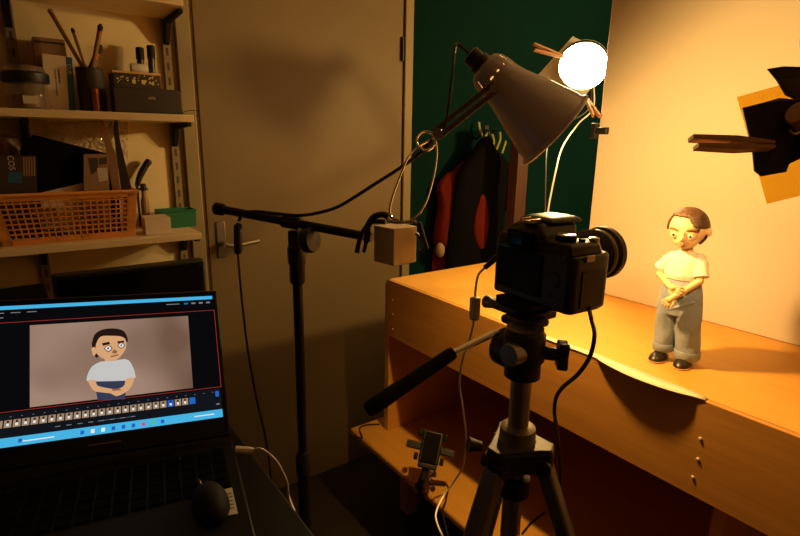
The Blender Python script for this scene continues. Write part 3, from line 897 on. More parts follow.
EL(b, -.005, 0, .208, (.028, .019, .022)); EL(b, -.004, 0, .175, (.026, .02, .03))
# arms with hands
b.caps([L(-.034, 0, .222), L(-.0475, .012, .183), L(-.015, .0445, .170)], [.0085, .0078, .0062])
b.caps([L(.024, 0, .226), L(.031, .018, .184), L(-.001, .0515, .152)], [.0085, .0078, .0062])
def hand(w, d, up, sgn):
    w = V(w); d = V(d).normalized(); up = V(up); up = (up - up.dot(d) * d).normalized(); sd = d.cross(up) * sgn
    def q(a, s_, u): 
        p = w + d * a + sd * s_ + up * u
        return L(*p)
    b.caps([q(0, 0, 0), q(.007, 0, .0005)], [.0058, .0068])
    b.caps([q(.009, .003, 0), q(.009, -.003, 0)], [.0048, .0048])
    for i, (o_, ln) in enumerate(((-.0062, .0105), (-.0021, .0135), (.0021, .0130), (.0060, .0095))):
        s0 = o_ * .8; sp_ = o_ * 1.45
        b.caps([q(.010, s0, 0), q(.0125 + ln * .4, (s0 + sp_) / 2, .0004), q(.012 + ln, sp_, -.0028)], [.0027, .0025, .0021], 10)
    b.caps([q(.003, -.006, 0), q(.009, -.0115, .001), q(.014, -.0125, -.0005)], [.003, .0027, .0023], 10)
hand((-.0135, .0475, .170), (.97, .12, -.28), (0, .95, .3), 1)
hand((-.003, .053, .150), (-.62, .06, -.78), (-.1, .95, .1), -1)
for s_ in (-.024, .019): b.caps([L(s_, 0, .15), L(s_, 0, .03)], [.012, .010])
pb_ = b.build('body', M['skin'], pup, remesh=.0011, smoothit=2)
# face parts
for es in (-.0245, .0065):
    m_ = MB(); EL(m_, es, .0300, .2731, (.0058, .0050, .0047)); eo = m_.build('eye', M['eyew'], pup)
    m_ = MB(); EL(m_, es - .0004, .0342, .2730, (.0029, .0014, .0029)); m_.build('pupil', M['pupil'], eo)
for s0, s1, z0, z1 in ((-.0375, -.0165, .2825, .2825), (-.0015, .0175, .2845, .2825)):
    m_ = MB()
    pts_ = []
    for k in range(7):
        f = k / 6; s_ = s0 + (s1 - s0) * f; z_ = z0 + (z1 - z0) * f + .0028 * math.sin(PI * f)
        fr = HC[1] + .034 * math.sqrt(max(.05, 1 - ((s_ - HC[0]) / .0345) ** 2 - ((z_ - HC[2]) / .0365) ** 2))
        pts_.append(L(s_, fr + .0006, z_))
    m_.caps(pts_, [.0012, .002, .0024, .0026, .0026, .0022, .0013], 10)
    m_.build('eyebrow', M['brow'], pup)
m_ = MB(); EL(m_, -.0062, .0332, .2560, (.0078, .0030, .0011)); EL(m_, -.0062, .0322, .2539, (.0060, .0030, .0013)); m_.build('mouth', M['lip'], pup)
# hair
m_ = MB()
seg, rings_ = 64, 48
def hl(us):
    if us < -.80: return .62 - (-.80 - us) / .16 * .75
    if us < .12: return .62
    return .62 - (us - .12) / .74 * .80
grid = []
for i in range(rings_ + 1):
    th = PI * i / rings_
    row = []
    for k in range(seg):
        ph = 2 * PI * k / seg
        u = V((math.sin(th) * math.cos(ph), math.sin(th) * math.sin(ph), math.cos(th)))
        rs_ = 1.075 + .018 * noise.noise(V((u.x * 3, u.y * 3, u.z * 3))) + (.03 if u.z > .5 else 0) * u.z
        row.append((u, L(HC[0] + u.x * .0345 * rs_, HC[1] + u.y * .034 * rs_, HC[2] + u.z * .0365 * rs_)))
    grid.append(row)
vc = {}
def hv(i, k):
    if (i, k) not in vc: vc[(i, k)] = m_.bm.verts.new(grid[i][k][1])
    return vc[(i, k)]
for i in range(rings_):
    for k in range(seg):
        u = (grid[i][k][0] + grid[i + 1][(k + 1) % seg][0]) / 2
        keep = u.z > hl(u.x) if u.y > -.12 else u.z > -.80 - .1 * u.y
        if u.y <= .1 and u.y > -.12 and abs(u.x) > .9: keep = u.z > .12
        if u.x > .78 and -.16 < u.y and u.z < .14: keep = False
        if keep: m_._face([hv(i, k), hv(i + 1, k), hv(i + 1, (k + 1) % seg), hv(i, (k + 1) % seg)])
bmesh.ops.remove_doubles(m_.bm, verts=m_.bm.verts[:], dist=1e-5)
m_.build('hair', M['hair'], pup, solid=.0045, smoothit=1, sub=1)
# shirt
m_ = MB()
loft(m_, [(-.006, 0, .181, .035, .031), (-.006, .001, .19, .0355, .0315), (-.006, 0, .205, .035, .028), (-.006, -.001, .220, .033, .024), (-.006, -.001, .231, .025, .019), (-.006, 0, .238, .014, .0145)], wob=.05)
m_.caps([L(-.030, 0, .222), L(-.0385, .002, .212)], [.012, .0135]); m_.tube([L(-.036, .001, .2155), L(-.0515, .006, .1935)], [.0125, .0142], 20)
m_.caps([L(.018, 0, .226), L(.025, .003, .216)], [.012, .0135]); m_.tube([L(.0225, .002, .2195), L(.0315, .0135, .191)], [.0125, .0145], 20)
sh = m_.build('shirt', M['shirt'], pup, remesh=.0012, smoothit=1)
m_ = MB()
for k in range(4): m_.ell(L(.003 + .0007 * k, .0305 - .001 * k * k * .5, .195 + .008 * k), (.0012, .0008, .0012), RP, 8, 6)
m_.build('shirt_buttons', M['shirt'], pup)
# trousers
m_ = MB()
loft(m_, [(-.005, 0, .184, .0325, .0285), (-.005, 0, .17, .0365, .0315), (-.005, 0, .145, .0405, .033), (-.005, 0, .118, .0415, .032), (-.005, 0, .105, .038, .029)], wob=.05)
loft(m_, [(-.025, 0, .135, .020, .028), (-.025, .0, .105, .0215, .0275), (-.0235, .001, .07, .0212, .0255), (-.0235, .002, .042, .0205, .025), (-.024, .002, .032, .0205, .0255)], wob=.12, seedz=3)
loft(m_, [(.014, 0, .135, .022, .030), (.0155, .0, .105, .0240, .0295), (.018, .0, .07, .0242, .0275), (.0215, -.001, .042, .0232, .0275), (.023, -.001, .026, .0235, .028)], wob=.12, seedz=9)
m_.ell(L(.005, .026, .128), (.03, .008, .004), RP @ Matrix.Rotation(-.5, 3, 'Y'))
m_.build('trousers', M['jeans'], pup, remesh=.0013, smoothit=3)
m_ = MB(); loft(m_, [(-.024, .002, .019, .0205, .0255), (-.024, .002, .022, .022, .0272), (-.024, .002, .034, .0225, .0275), (-.024, .002, .0365, .021, .026)], wob=.04); m_.build('trouser_cuff', M['jeans'], pup)
m_ = MB(); loft(m_, [(.0232, -.001, .0125, .0235, .028), (.0232, -.001, .015, .0252, .0298), (.0228, -.001, .029, .0255, .030), (.0225, -.001, .0315, .024, .0285)], wob=.04); m_.build('trouser_cuff', M['jeans'], pup)
for s_, f_, tw in ((-.024, .020, .12), (.0235, .018, -.02)):
    R_ = Matrix.Rotation(tw, 3, 'Z')
    def sfn(u, p): return V((p.x * (1 + .12 * u.y), p.y, max(p.z * (1 - .22 * max(0, u.y)), 0)))
    m_ = MB(); m_.ell(L(s_, f_, .0032), (.0160, .030, .0165), RP @ R_, 28, 18, sfn); so_ = m_.build('shoe', M['shoe'], pup)
    m_ = MB()
    ring = [L(s_, f_, 0) + RP @ (R_ @ V((.0172 * (1 + .12 * math.sin(a)) * math.cos(a), .0317 * math.sin(a), 0))) for a in [2 * PI * k / 28 for k in range(28)]]
    m_.prism(ring, (0, 0, .0031)); m_.build('sole', M['sole'], so_, bevel=.0006)

# ================================================================== CLAMP LAMP OVER THE CAMERA
LO, LA = D(553, 129, 1.0), D(483, 66, .985)
KT = L(.0, 0, .24)
lax = (LO - LA).normalized()
ll = (LO - LA).length
base_clip = D(405, 222, 1.02)
lamp = thing('clamp_lamp', 'dark metal clamp lamp with a wire clip above the camera', 'lamp', base_clip)
prof = [(.018, -.004), (.030, .002), (.037, .012), (.0405, .026), (.042, .05), (.0455, .066), (.053, .09), (.061, .115), (.068, .14), (.0735, .16), (.0765, ll - .002), (.0800, ll), (.0806, ll + .004)]
prof = prof[:4] + [(.0405 + .0015 * k / 8, .029 + .0026 * k) for k in range(9)] + prof[5:]
mb = MB(); mb.lathe(prof, LA, lax, 96, cap=False)
hole_at = []
for (px, py) in ((480.5, 86.5), (484, 83.5), (490.5, 77.5), (497, 69.5), (502.5, 62), (505, 56.5)):
    o_ = CAM - LA; r_ = ray(px, py).normalized()
    od = o_ - o_.dot(lax) * lax; rd = r_ - r_.dot(lax) * lax
    A2, B2, C2 = rd.dot(rd), 2 * od.dot(rd), od.dot(od) - .0412 ** 2
    disc_ = B2 * B2 - 4 * A2 * C2
    tt = (-B2 - math.sqrt(max(0, disc_))) / (2 * A2)
    hole_at.append(CAM + r_ * tt)
dead = [f for f in mb.bm.faces if any((f.calc_center_median() - h).length < .0040 for h in hole_at)]
bmesh.ops.delete(mb.bm, geom=dead, context='FACES')
sh_ = mb.build('shade', [M['shade'], M['shade_in']], lamp)
md = sh_.modifiers.new('solid', 'SOLIDIFY'); md.thickness = .0016; md.offset = -1; md.material_offset = 1; md.use_rim = True
MB().lathe([(.0800, ll), (.0826, ll + .001), (.0832, ll + .0045), (.0815, ll + .0065), (.0790, ll + .004)], LA, lax, 48, cap=False).build('shade_rim', M['shade'], lamp)
MB().lathe([(.014, -.034), (.0175, -.032), (.0175, -.014), (.021, -.012), (.021, -.002), (.017, .002)], LA, lax, 24).build('socket_cap', M['blackp'], lamp)
MB().ell(LA + lax * (ll - .044), (.024, .024, .028)).build('bulb', M['bulb'], lamp)
MB().lathe([(.014, .002), (.014, .060), (.012, ll - .068)], LA, lax, 20).build('bulb_socket', M['shade_in'], lamp)
# twin arm bars
j0, j1 = D(438, 133, .985), D(494, 88, .945)
dj = (j1 - j0).normalized(); sj = dj.cross(ray(465, 110)).normalized()
nj = dj.cross(sj)
for sgn in (-1, 1):
    o_ = sj * .0068 * sgn
    MB().box((j0 + j1) / 2 + o_, ((j1 - j0).length + .012, .0095, .004), frame(dj, sj, nj)).build('arm', M['armm'], lamp, bevel=.0012)
MB().tube([j0 - nj * .012, j0 + nj * .012], .009, 16).build('joint', M['steel'], lamp)
MB().tube([j1 - nj * .010, j1 + nj * .016], .0075, 16).build('joint', M['steel'], lamp)
# spring wire clip
coil = []
cc = D(426, 141, .99)
ru, rv_ = RT, UP
for k in range(49):
    a = 2 * PI * k / 16 + PI * .15
    coil.append(cc + .0175 * (math.cos(a) * ru + math.sin(a) * rv_) + FW * (-.006 + .004 * k / 16))
left = bez([coil[0], D(437, 152, .985), D(434, 175, .985), D(427, 200, .985), D(420, 213, .985)], 6)
wire1 = left[::-1] + coil[1:]
tail = bez([coil[-1], D(412, 152, .995), D(402, 172, .995), D(393, 196, .995), D(390, 212, .995), D(395, 219, .995), D(408, 221.5, .99), D(420, 213, .985)], 6)
MB().tube(wire1 + tail[1:], .0016, 8).build('wire_clip', M['chrome'], lamp)
coil2 = [p + FW * .012 for p in tail]
MB().tube([p + FW * .011 - RT * .002 for p in tail[2:-3]], .0014, 8).build('wire_clip', M['chrome'], lamp)
# cord: cap - joint - boom - switch
capend = LA - lax * .034
MB().tube(bez([capend, D(458, 44, .985), D(454.5, 50, .975), D(451, 85, .965), D(447, 118, .97), D(443, 132, .975)], 8), .003, 8).build('cord', M['cable'], lamp)
DPB0, DPB1 = 1.22, 1.10
def boomd(px): return DPB0 + (DPB1 - DPB0) * (px - 215) / 155
cpt = [D(432, 140, .98), D(420, 153, 1.0), D(400, 168, 1.03), D(375, 184, 1.07), D(350, 200, 1.10), D(335, 208, 1.13), D(315, 213.5, 1.145), D(297, 215.5, 1.145), D(275, 213.5, 1.155), D(255, 211.5, 1.165), D(243, 214, 1.17), D(239, 221, 1.175)]
MB().tube(bez(cpt, 8), .0038, 8).build('cord', M['cable'], lamp)
MB().tube([D(239, 223, 1.175), D(238, 226, 1.175), D(238, 251, 1.175), D(238, 254, 1.175)], [.005, .0095, .0095, .006], 12).build('inline_switch', M['blackp'], lamp)
MB().tube(bez([D(238, 254, 1.175), D(242, 300, 1.19), D(248, 350, 1.21), D(257, 400, 1.24), D(266, 440, 1.27), D(272, 490, 1.30), D(274, 560, 1.34)], 8), .0028, 8).build('cord', M['cable'], lamp)

# ================================================================== BOOM STAND
PP = D(296, 236, 1.17)
zb_ = PP.z - .02
stand = thing('boom_stand', 'black boom stand whose arm carries the wooden block and clamp lamp', 'stand', (PP.x, PP.y, 0))
MB().tube([(PP.x, PP.y, .10), (PP.x, PP.y, .62)], .0155, 16).build('lower_pole', M['blackm'], stand)
MB().tube([(PP.x, PP.y, .60), (PP.x, PP.y, zb_)], .0115, 16).build('upper_pole', M['blackm'], stand)
MB().lathe([(.014, .585), (.0185, .59), (.0185, .64), (.014, .65)], (PP.x, PP.y, 0), ZUP, 20).build('clutch', M['blackp'], stand)
MB().lathe([(.0145, zb_ - .09), (.0175, zb_ - .085), (.0175, zb_ - .045), (.0205, zb_ - .04), (.0205, zb_ - .005), (.016, zb_)], (PP.x, PP.y, 0), ZUP, 20).build('collar', M['blackp'], stand)
b0, b1 = D(219, 209, DPB0), D(372, 237.5, DPB1)
db = (b1 - b0).normalized()
MB().tube([b0, b1], .0098, 14).build('boom_arm', M['blackm'], stand)
MB().tube([b0 - db * .012, b0 - db * .008, b0 + db * .01, b0 + db * .018], [.010, .0145, .0145, .0105], 16).build('end_cap', M['rubber'], stand)
pm = b0.lerp(b1, (296 - 219) / (372 - 219))
MB().tube([pm - db * .022, pm + db * .022], .0145, 16).build('boom_clamp', M['blackp'], stand)
MB().box(V((PP.x, PP.y, zb_ - .002)), (.026, .03, .07), rotz(.4)).build('swivel', M['blackp'], stand, bevel=.005)
kx = D(309, 240, 1.145); kd = (RT * .9 - FW * .45).normalized()
MB().lathe([(.012, -.022), (.016, -.012), (.026, -.010), (.0285, -.004), (.0285, .008), (.026, .013), (.008, .015)], kx, kd, 24).build('clutch_knob', M['blackp'], stand)
for a in (.9, 3.0, 5.1):
    MB().tube([(PP.x, PP.y, .13), (PP.x + .28 * math.cos(a), PP.y + .28 * math.sin(a), .012)], .008, 10).build('leg', M['blackm'], stand)
# wooden block clamped to the boom end, with black spring clamps
kc = D(395, 243, 1.03)
ax_ = (RT * .72 + FW * .69); ax_.z = 0; ax_.normalize()
ay_ = V((-ax_.y, ax_.x, 0))
Rb = frame(ax_, ay_, ZUP)
blk = MB().box(kc + FW * .032, (.062, .060, .074), Rb).build('wooden_block', [M['blockw']], bevel=.0015)
tag(blk, 'small pale wooden block hanging at the end of the boom', 'block')
t = thing('spring_clamp', 'black spring clamp with a curved jaw gripping the left of the wooden block', 'clamp', D(368, 235, 1.07))
MB().tube(bez([D(364, 252, 1.06), D(367, 238, 1.05), D(368, 226, 1.045), D(374, 217, 1.04), D(383, 214.5, 1.035), D(389, 217.5, 1.03)], 6), [.004] * 5 + [.0065] * 26, 10).build('jaw', M['blackp'], t)
MB().tube(bez([D(386, 222, 1.035), D(372, 222, 1.045), D(364, 230, 1.06), D(359, 243, 1.07), D(357, 253, 1.07)], 6), [.005] * 20 + [.0055] * 5, 10).build('handle', M['blackp'], t)
t = thing('spring_clamp', 'black straight clamp on the right side of the wooden block', 'clamp', D(424, 235, 1.04))
MB().tube([D(419, 222, 1.02), D(422, 234, 1.03), D(427, 249, 1.035)], [.0045, .0055, .0045], 10).build('handle', M['blackp'], t)
MB().tube(bez([D(416, 233, 1.045), D(421, 240, 1.045), D(424, 249, 1.04), D(418, 252, 1.045)], 5), .0035, 8).build('jaw', M['blackp'], t)
MB().tube([D(388, 221, 1.02), D(396, 222.5, 1.01), D(416, 221.5, 1.0)], .0035, 8).build('clip_bar', M['steel'], lamp)

# ================================================================== LIT LAMP BEHIND THE BACKDROP
dd = 1.66
gc = D(583, 67, dd)
gd = (CAM + V((.25, .35, -.50)) - gc).normalized()         # where the lit lamp faces
gl_ = thing('reflector_lamp', 'lit reflector lamp with glowing bulb behind the left edge of the backdrop', 'lamp', (gc.x, gc.y, ZT))
gr_ = gd.cross(ZUP).normalized(); gu_ = gr_.cross(gd)
mb = MB(); mb.lathe([(.02, -.10), (.045, -.085), (.062, -.05), (.074, -.012), (.0752, -.003)], gc, gd, 40, cap=False)
rf = mb.build('reflector', M['shade_in'], gl_); rf.modifiers.new('solid', 'SOLIDIFY').thickness = .0015
MB().lathe([(.017, -.15), (.019, -.10)], gc, gd, 20).build('socket', M['blackp'], gl_)
E_disc = mat('glowing lamp glass', (1, .85, .6), .5, emit=(1, .70, .32), estr=140.)
MB().lathe([(.0725, -.014), (.072, -.008), (.066, .002), (.05, .007), (.025, .010), (.002, .011)], gc, gd, 48).build('lit_glass', E_disc, gl_)
hold = gc - gd * .13
ce = V((1.426, .9665, 1.435))
MB().tube(bez([hold, V((1.63, 1.09, 1.62)), V((1.57, 1.0, 1.46)), V((1.4505, .9665, 1.435))], 8), .005, 12).build('gooseneck', M['blackm'], gl_)
MB().boxr(1.402, 1.450, .9590, .974, ce.z - .022, ce.z + .022).build('clamp_bridge', M['blackm'], gl_, bevel=.002)
MB().boxr(1.402, 1.4165, .922, .9590, ce.z - .010, ce.z + .010).build('clamp_jaw', M['blackm'], gl_, bevel=.002)
MB().boxr(1.4355, 1.450, .922, .9590, ce.z - .010, ce.z + .010).build('clamp_jaw', M['blackm'], gl_, bevel=.002)
MB().tube(bez([gc - gd * .152, D(590, 105, 1.88), D(566, 124, 1.80), D(549, 142, 1.72), D(545.5, 175, 1.66), D(545, 230, 1.64)], 8), .0028, 8).build('cord', M['cable'], gl_)
MB().tube(bez([gc - gd * .151, D(594, 104, 1.90), D(578, 124, 1.82), D(563, 146, 1.70), D(556, 170, 1.62), D(549, 205, 1.60), D(545, 235, 1.58)], 8), .0026, 8).build('cord', M['wcable'], gl_)
# diffuser sheet clipped to it
def dsh(px, py): 
    r_ = ray(px, py); o_ = gc - gd * .016
    return CAM + r_ * ((o_ - CAM).dot(gd) / r_.dot(gd))
paper = mat('tracing paper', (.80, .74, .62), .8)
pt = paper.node_tree
tr_ = pt.nodes.new('ShaderNodeBsdfTranslucent'); tr_.inputs['Color'].default_value = (.85, .78, .66, 1)
mx_ = pt.nodes.new('ShaderNodeMixShader'); mx_.inputs['Fac'].default_value = .75
pt.links.new(pt.nodes['Principled BSDF'].outputs[0], mx_.inputs[1]); pt.links.new(tr_.outputs[0], mx_.inputs[2]); pt.links.new(mx_.outputs[0], pt.nodes['Material Output'].inputs['Surface'])
mb = MB()
qs = [dsh(537, 76), dsh(573, 36), dsh(612, 62), dsh(580, 102)]
# sheet with a round opening
cen = gc - gd * .016
nq = 40
inner_, outer_ = [], []
def sq_edge(a):
    u = math.cos(a) * gr_ + math.sin(a) * gu_
    best = None
    for i in range(4):
        A0, A1 = qs[i] - cen, qs[(i + 1) % 4] - cen
        e_ = A1 - A0
        # solve t*u = A0 + s*e
        ux, uy = u.dot(gr_), u.dot(gu_); ex, ey = e_.dot(gr_), e_.dot(gu_); ax0, ay0 = A0.dot(gr_), A0.dot(gu_)
        det = ux * -ey + uy * ex
        if abs(det) < 1e-9: continue
        t_ = (ax0 * -ey + ay0 * ex) / det; s_ = (ux * ay0 - uy * ax0) / det
        if t_ > 0 and -.001 <= s_ <= 1.001: best = t_ if best is None else min(best, t_)
    return best or .08
angs = sorted([2 * PI * k / nq for k in range(nq)] + [math.atan2((q_ - cen).dot(gu_), (q_ - cen).dot(gr_)) % (2 * PI) for q_ in qs])
for a in angs:
    u = math.cos(a) * gr_ + math.sin(a) * gu_
    rr = max(.0785, sq_edge(a))
    inner_.append(mb.bm.verts.new(cen + u * .0778)); outer_.append(mb.bm.verts.new(cen + u * rr))
for k in range(len(angs)):
    k2 = (k + 1) % len(angs)
    mb._face([inner_[k], inner_[k2], outer_[k2], outer_[k]])
ds = mb.build('diffuser_sheet', paper, smooth=False)
tag(ds, 'square white paper sheet clipped around the glowing lamp', 'paper')
def clothespin(name, label, p0, p1, upv, m, w=.011, jaw=.006):
    p0, p1 = V(p0), V(p1)                 # p0 open handle end, p1 jaw end
    t = thing(name, label, 'clothespin', p1)
    d = p1 - p0; ln = d.length; d = d / ln
    up_ = (V(upv) - V(upv).dot(d) * d).normalized(); sd = d.cross(up_)
    for sg in (1, -1):
        pts = [p0 + up_ * sg * jaw, p0 + up_ * sg * (jaw + .0055), p0 + d * ln * .55 + up_ * sg * .0085, p1 + up_ * sg * .0042, p1 + up_ * sg * .0008, p0 + d * ln * .62 + up_ * sg * .0012]
        if sg < 0: pts = [q_ + d * .005 if i < 2 else q_ for i, q_ in enumerate(pts)]
        MB().prism([q_ - sd * w / 2 for q_ in pts], sd * w).build('arm', M[m], t, bevel=.0006, smooth=False)
    c = p0 + d * ln * .56
    hel = [c + .0062 * (math.cos(a) * d + math.sin(a) * up_) + sd * (-.0065 + .0022 * a / (2 * PI) * .9) for a in [2 * PI * k / 12 for k in range(60)]]
    MB().tube(hel, .0007, 6).build('spring', M['steel'], t)
    return t
clothespin('clothespin', 'wooden clothespin on the left edge of the paper sheet at the glowing lamp', D(533, 46.5, 1.56), D(563, 57, 1.60) , UP, 'peg')
clothespin('clothespin', 'wooden clothespin hanging below the glowing lamp', D(597, 117, 1.52), D(587, 100, 1.57), RT, 'peg')


# ================================================================== BARN DOOR LAMP AT THE RIGHT EDGE
fd = .60
def fl(px, py, k=0.): return D(px, py, fd + k)
fx = thing('barn_door_lamp', 'dark spotlight with black flaps at the right edge of the picture', 'lamp', D(835, 200, fd))
hc_ = V((.77, .22, 1.52))
hax = (V((1.12, .47, 1.17)) - hc_).normalized()
MB().lathe([(.015, -.07), (.03, -.06), (.036, -.03), (.038, .0), (.041, .004), (.041, .012), (.038, .012), (.034, -.028), (.012, -.06)], hc_, hax, 32, cap=False).build('housing', M['pegdark'], fx)
sp0 = hc_ - hax * .05 + V((0, 0, -.03))
spx = hc_ + V((-.06, -.62, -.06))
MB().tube([sp0, spx], .007, 12).build('boom_arm', M['blackm'], fx)
MB().tube([V((spx.x, spx.y, .14)), spx + V((0, 0, .04))], .010, 12).build('stand_pole', M['blackm'], fx)
for a in (.2, 2.3, 4.4): MB().tube([(spx.x, spx.y, .16), (spx.x + .13 * math.cos(a), spx.y + .13 * math.sin(a), .01)], .007, 10).build('leg', M['blackm'], fx)
def flap(pts, name='flap'):
    nrm = (pts[1] - pts[0]).cross(pts[2] - pts[0]).normalized()
    return MB().prism([p - nrm * .0006 for p in pts], nrm * .0012).build(name, M['blackcard'], fx, smooth=False)
flap([fl(742, 108), fl(764, 102.5), fl(779, 98), fl(800, 100, -.01), fl(815, 120, -.015), fl(806, 156, -.01), fl(789, 164), fl(786, 172), fl(761, 176.5), fl(754, 171), fl(752, 152), fl(748, 133)])
flap([fl(767, 69), fl(783, 66.5), fl(806, 67), fl(830, 78, .01), fl(824, 112, .01), fl(800, 102), fl(785, 95), fl(776, 80)])
flap([fl(806, 156, .002), fl(815, 122, .002), fl(840, 150, .01), fl(830, 176, .01), fl(812, 180, .004)])
MB().tube([fl(796, 112, -.02), fl(806, 118, -.015), fl(818, 124, 0)], [.012, .016, .018], 14).build('bracket', M['pegdark'], fx)
MB().tube(bez([fl(816, 122, 0), fl(840, 108, .01), hc_ - hax * .02 - ZUP * .034], 6), .009, 12).build('flap_arm', M['blackm'], fx)
MB().tube(bez([fl(789, 130, -.02), fl(794, 134, -.02), fl(803, 130, -.02)], 5), .0012, 6).build('flap_wire', M['brass'], fx)
# yellow gel behind the flap
gm = MB()
gp = [fl(737, 97, .03), fl(784, 84, .03), fl(830, 75, .04), fl(850, 185, .04), fl(811, 193, .03), fl(767, 204, .03)]
nrm = (gp[1] - gp[0]).cross(gp[4] - gp[0]).normalized()
go_ = MB().prism(gp, nrm * .0003).build('gel_sheet', M['gel'], smooth=False)
tag(go_, 'yellow see-through gel sheet pegged to the black flap', 'gel sheet')
clothespin('clothespin', 'brown clothespin pinching the black flap in front of the cream backdrop', D(691, 142.5, fd - .012), D(772, 146, fd - .008), UP + FW * .2, 'pegdark', w=.012, jaw=.0022)

# ================================================================== CAMERA ON TRIPOD
ca = math.radians(-3)
CF = V((math.cos(ca), math.sin(ca), 0)); CR = V((math.sin(ca), -math.cos(ca), 0))
CB = D(538.5, 299.5, .66)                  # middle of the underside
def c(x, y, z): return CB + CR * x + CF * y + V((0, 0, z))
RC = frame(CR, CF, ZUP)
dslr = thing('dslr_camera', 'black digital camera on the tripod facing the puppet', 'camera', CB)
out_ = [(-.062, -.020), (.060, -.022), (.0655, -.016), (.066, .03), (.062, .046), (.048, .050), (.036, .044), (.030, .022), (-.05, .022), (-.062, .014)]
BH = .080
b = MB(); b.prism([c(x, y, 0) for x, y in out_], (0, 0, BH - .012))
b.build('body', M['blackp'], dslr, bevel=.005, bseg=3)
b = MB()
tops = [(-.058, -.018), (.058, -.019), (.060, .028), (.05, .042), (.038, .040), (.028, .022), (-.048, .02), (-.058, .012)]
lo_ = [b.bm.verts.new(c(x, y, BH - .0125)) for x, y in [(q_[0] * 1.04, q_[1] * 1.08) for q_ in tops]]
mi_ = [b.bm.verts.new(c(x, y, BH - .003)) for x, y in tops]
hi_ = [b.bm.verts.new(c(x * .93, y * .86, BH + .001)) for x, y in tops]
for A3, B3 in ((lo_, mi_), (mi_, hi_)):
    for k in range(8): b._face([A3[k], A3[(k + 1) % 8], B3[(k + 1) % 8], B3[k]])
b._face(hi_); b._face(lo_[::-1])
b.build('top_plate', M['blackp'], dslr, bevel=.002)
# prism hump with pop-up flash
b = MB()
def ringm(mb, lv):
    rs = [[mb.bm.verts.new(c(*p)) for p in l_] for l_ in lv]
    for i in range(len(rs) - 1):
        n_ = len(rs[i])
        for k in range(n_): mb._face([rs[i][k], rs[i][(k + 1) % n_], rs[i + 1][(k + 1) % n_], rs[i + 1][k]])
    mb._face(rs[0][::-1]); mb._face(rs[-1])
def hump(z, hw0, hw1, yb, yf): return [(-.012 - hw0, yb, z), (-.012 + hw0, yb, z), (-.012 + hw1, yf, z), (-.012 - hw1, yf, z)]
ringm(b, [hump(BH - .006, .036, .032, -.021, .036), hump(BH + .006, .031, .028, -.021, .042), hump(BH + .014, .024, .024, -.015, .046), hump(BH + .0175, .019, .018, -.008, .040)])
b.build('prism_hump', M['blackp'], dslr, bevel=.004, bseg=3)
b = MB(); ringm(b, [hump(BH + .0170, .026, .026, -.004, .052), hump(BH + .0210, .0245, .025, -.004, .053), hump(BH + .0240, .017, .019, .004, .046)])
b.build('flash_cover', M['blackp'], dslr, bevel=.002, bseg=2)
b = MB(); b.box(c(-.012, -.012, BH + .0185), (.020, .016, .003), RC); b.box(c(-.0205, -.012, BH + .0205), (.003, .016, .003), RC); b.box(c(-.0035, -.012, BH + .0205), (.003, .016, .003), RC)
b.build('hot_shoe', M['brass'], dslr, bevel=.0005)
b = MB(); b.box(c(-.014, -.026, BH - .002), (.036, .012, .024), RC); b.build('eyecup', M['rubber'], dslr, bevel=.005, bseg=3)
MB().box(c(-.014, -.0325, BH - .002), (.020, .001, .012), RC).build('viewfinder_glass', M['glassdark'], dslr, bevel=.0003)
MB().box(c(-.016, -.0222, .037), (.074, .0025, .052), RC).build('display', M['lcd'], dslr, bevel=.001)
MB().box(c(-.042, -.0238, .0645), (.030, .001, .0022), RC @ Matrix.Rotation(-.05, 3, 'Y')).build('display_reflection_strip', M['blueline'], dslr)  # laptop's blue reflection painted as a coloured strip on the display
for bx_, bz_, r_ in ((.036, .058, .0035), (.046, .058, .0035), (.041, .038, .010), (.036, .018, .0033), (.047, .018, .0033), (.053, .066, .004)):
    MB().lathe([(r_, -.002), (r_, .0012), (r_ * .8, .0018)], c(bx_, -.0205, bz_), -CF, 16).build('button', M['blackp'], dslr)
MB().lathe([(.0115, -.004), (.0115, .005), (.0105, .006), (.004, .0062)], c(.034, .0, BH + .003), ZUP, 28).build('mode_dial', M['steel'], dslr)
MB().lathe([(.0121, -.004), (.0121, .0042)], c(.034, .0, BH + .003), ZUP, 28).build('dial_grip', M['rubber'], dslr)
MB().lathe([(.006, -.004), (.006, .003), (.004, .004)], c(.050, .030, BH + .001), ZUP, 20).build('shutter_button', M['steel'], dslr)
MB().lathe([(.004, -.002), (.004, .002)], c(.047, .012, BH + .002), ZUP, 16).build('button', M['rubber'], dslr)
b = MB(); b.box(c(.0665, .004, BH - .015), (.003, .015, .008), RC); b.build('strap_lug', M['steel'], dslr, bevel=.001)
b = MB(); b.box(c(.0664, .014, .028), (.0012, .040, .044), RC); b.build('card_door', M['blackp'], dslr, bevel=.0008)
# lens
lo = c(-.010, .020, .045)
lens_lift = V((0, 0, 0))
rb = []
for k in range(22): rb += [(.0337, .038 + k * .0026), (.0326, .0393 + k * .0026)]
lens = MB().lathe([(.0315, 0), (.0335, .003), (.0335, .012), (.0315, .016), (.0315, .030), (.0335, .034)] + rb + [(.0325, .097), (.0325, .104), (.036, .107), (.036, .116), (.0345, .118), (.0315, .118), (.030, .108), (.002, .104)], lo, CF, 56)
le = lens.build('lens', M['lensm'], dslr, angle=20)
MB().lathe([(.0318, .0165), (.0323, .0170), (.0323, .0195), (.0318, .020)], lo, CF, 48, cap=False).build('lens_ring', M['brass'], le)
MB().lathe([(.0327, .0985), (.0330, .099), (.0330, .1005), (.0327, .101)], lo, CF, 48, cap=False).build('lens_ring', M['steel'], le)
MB().lathe([(.029, .1095), (.020, .1125), (.002, .114)], lo, CF, 40).build('front_glass', M['glassdark'], le)
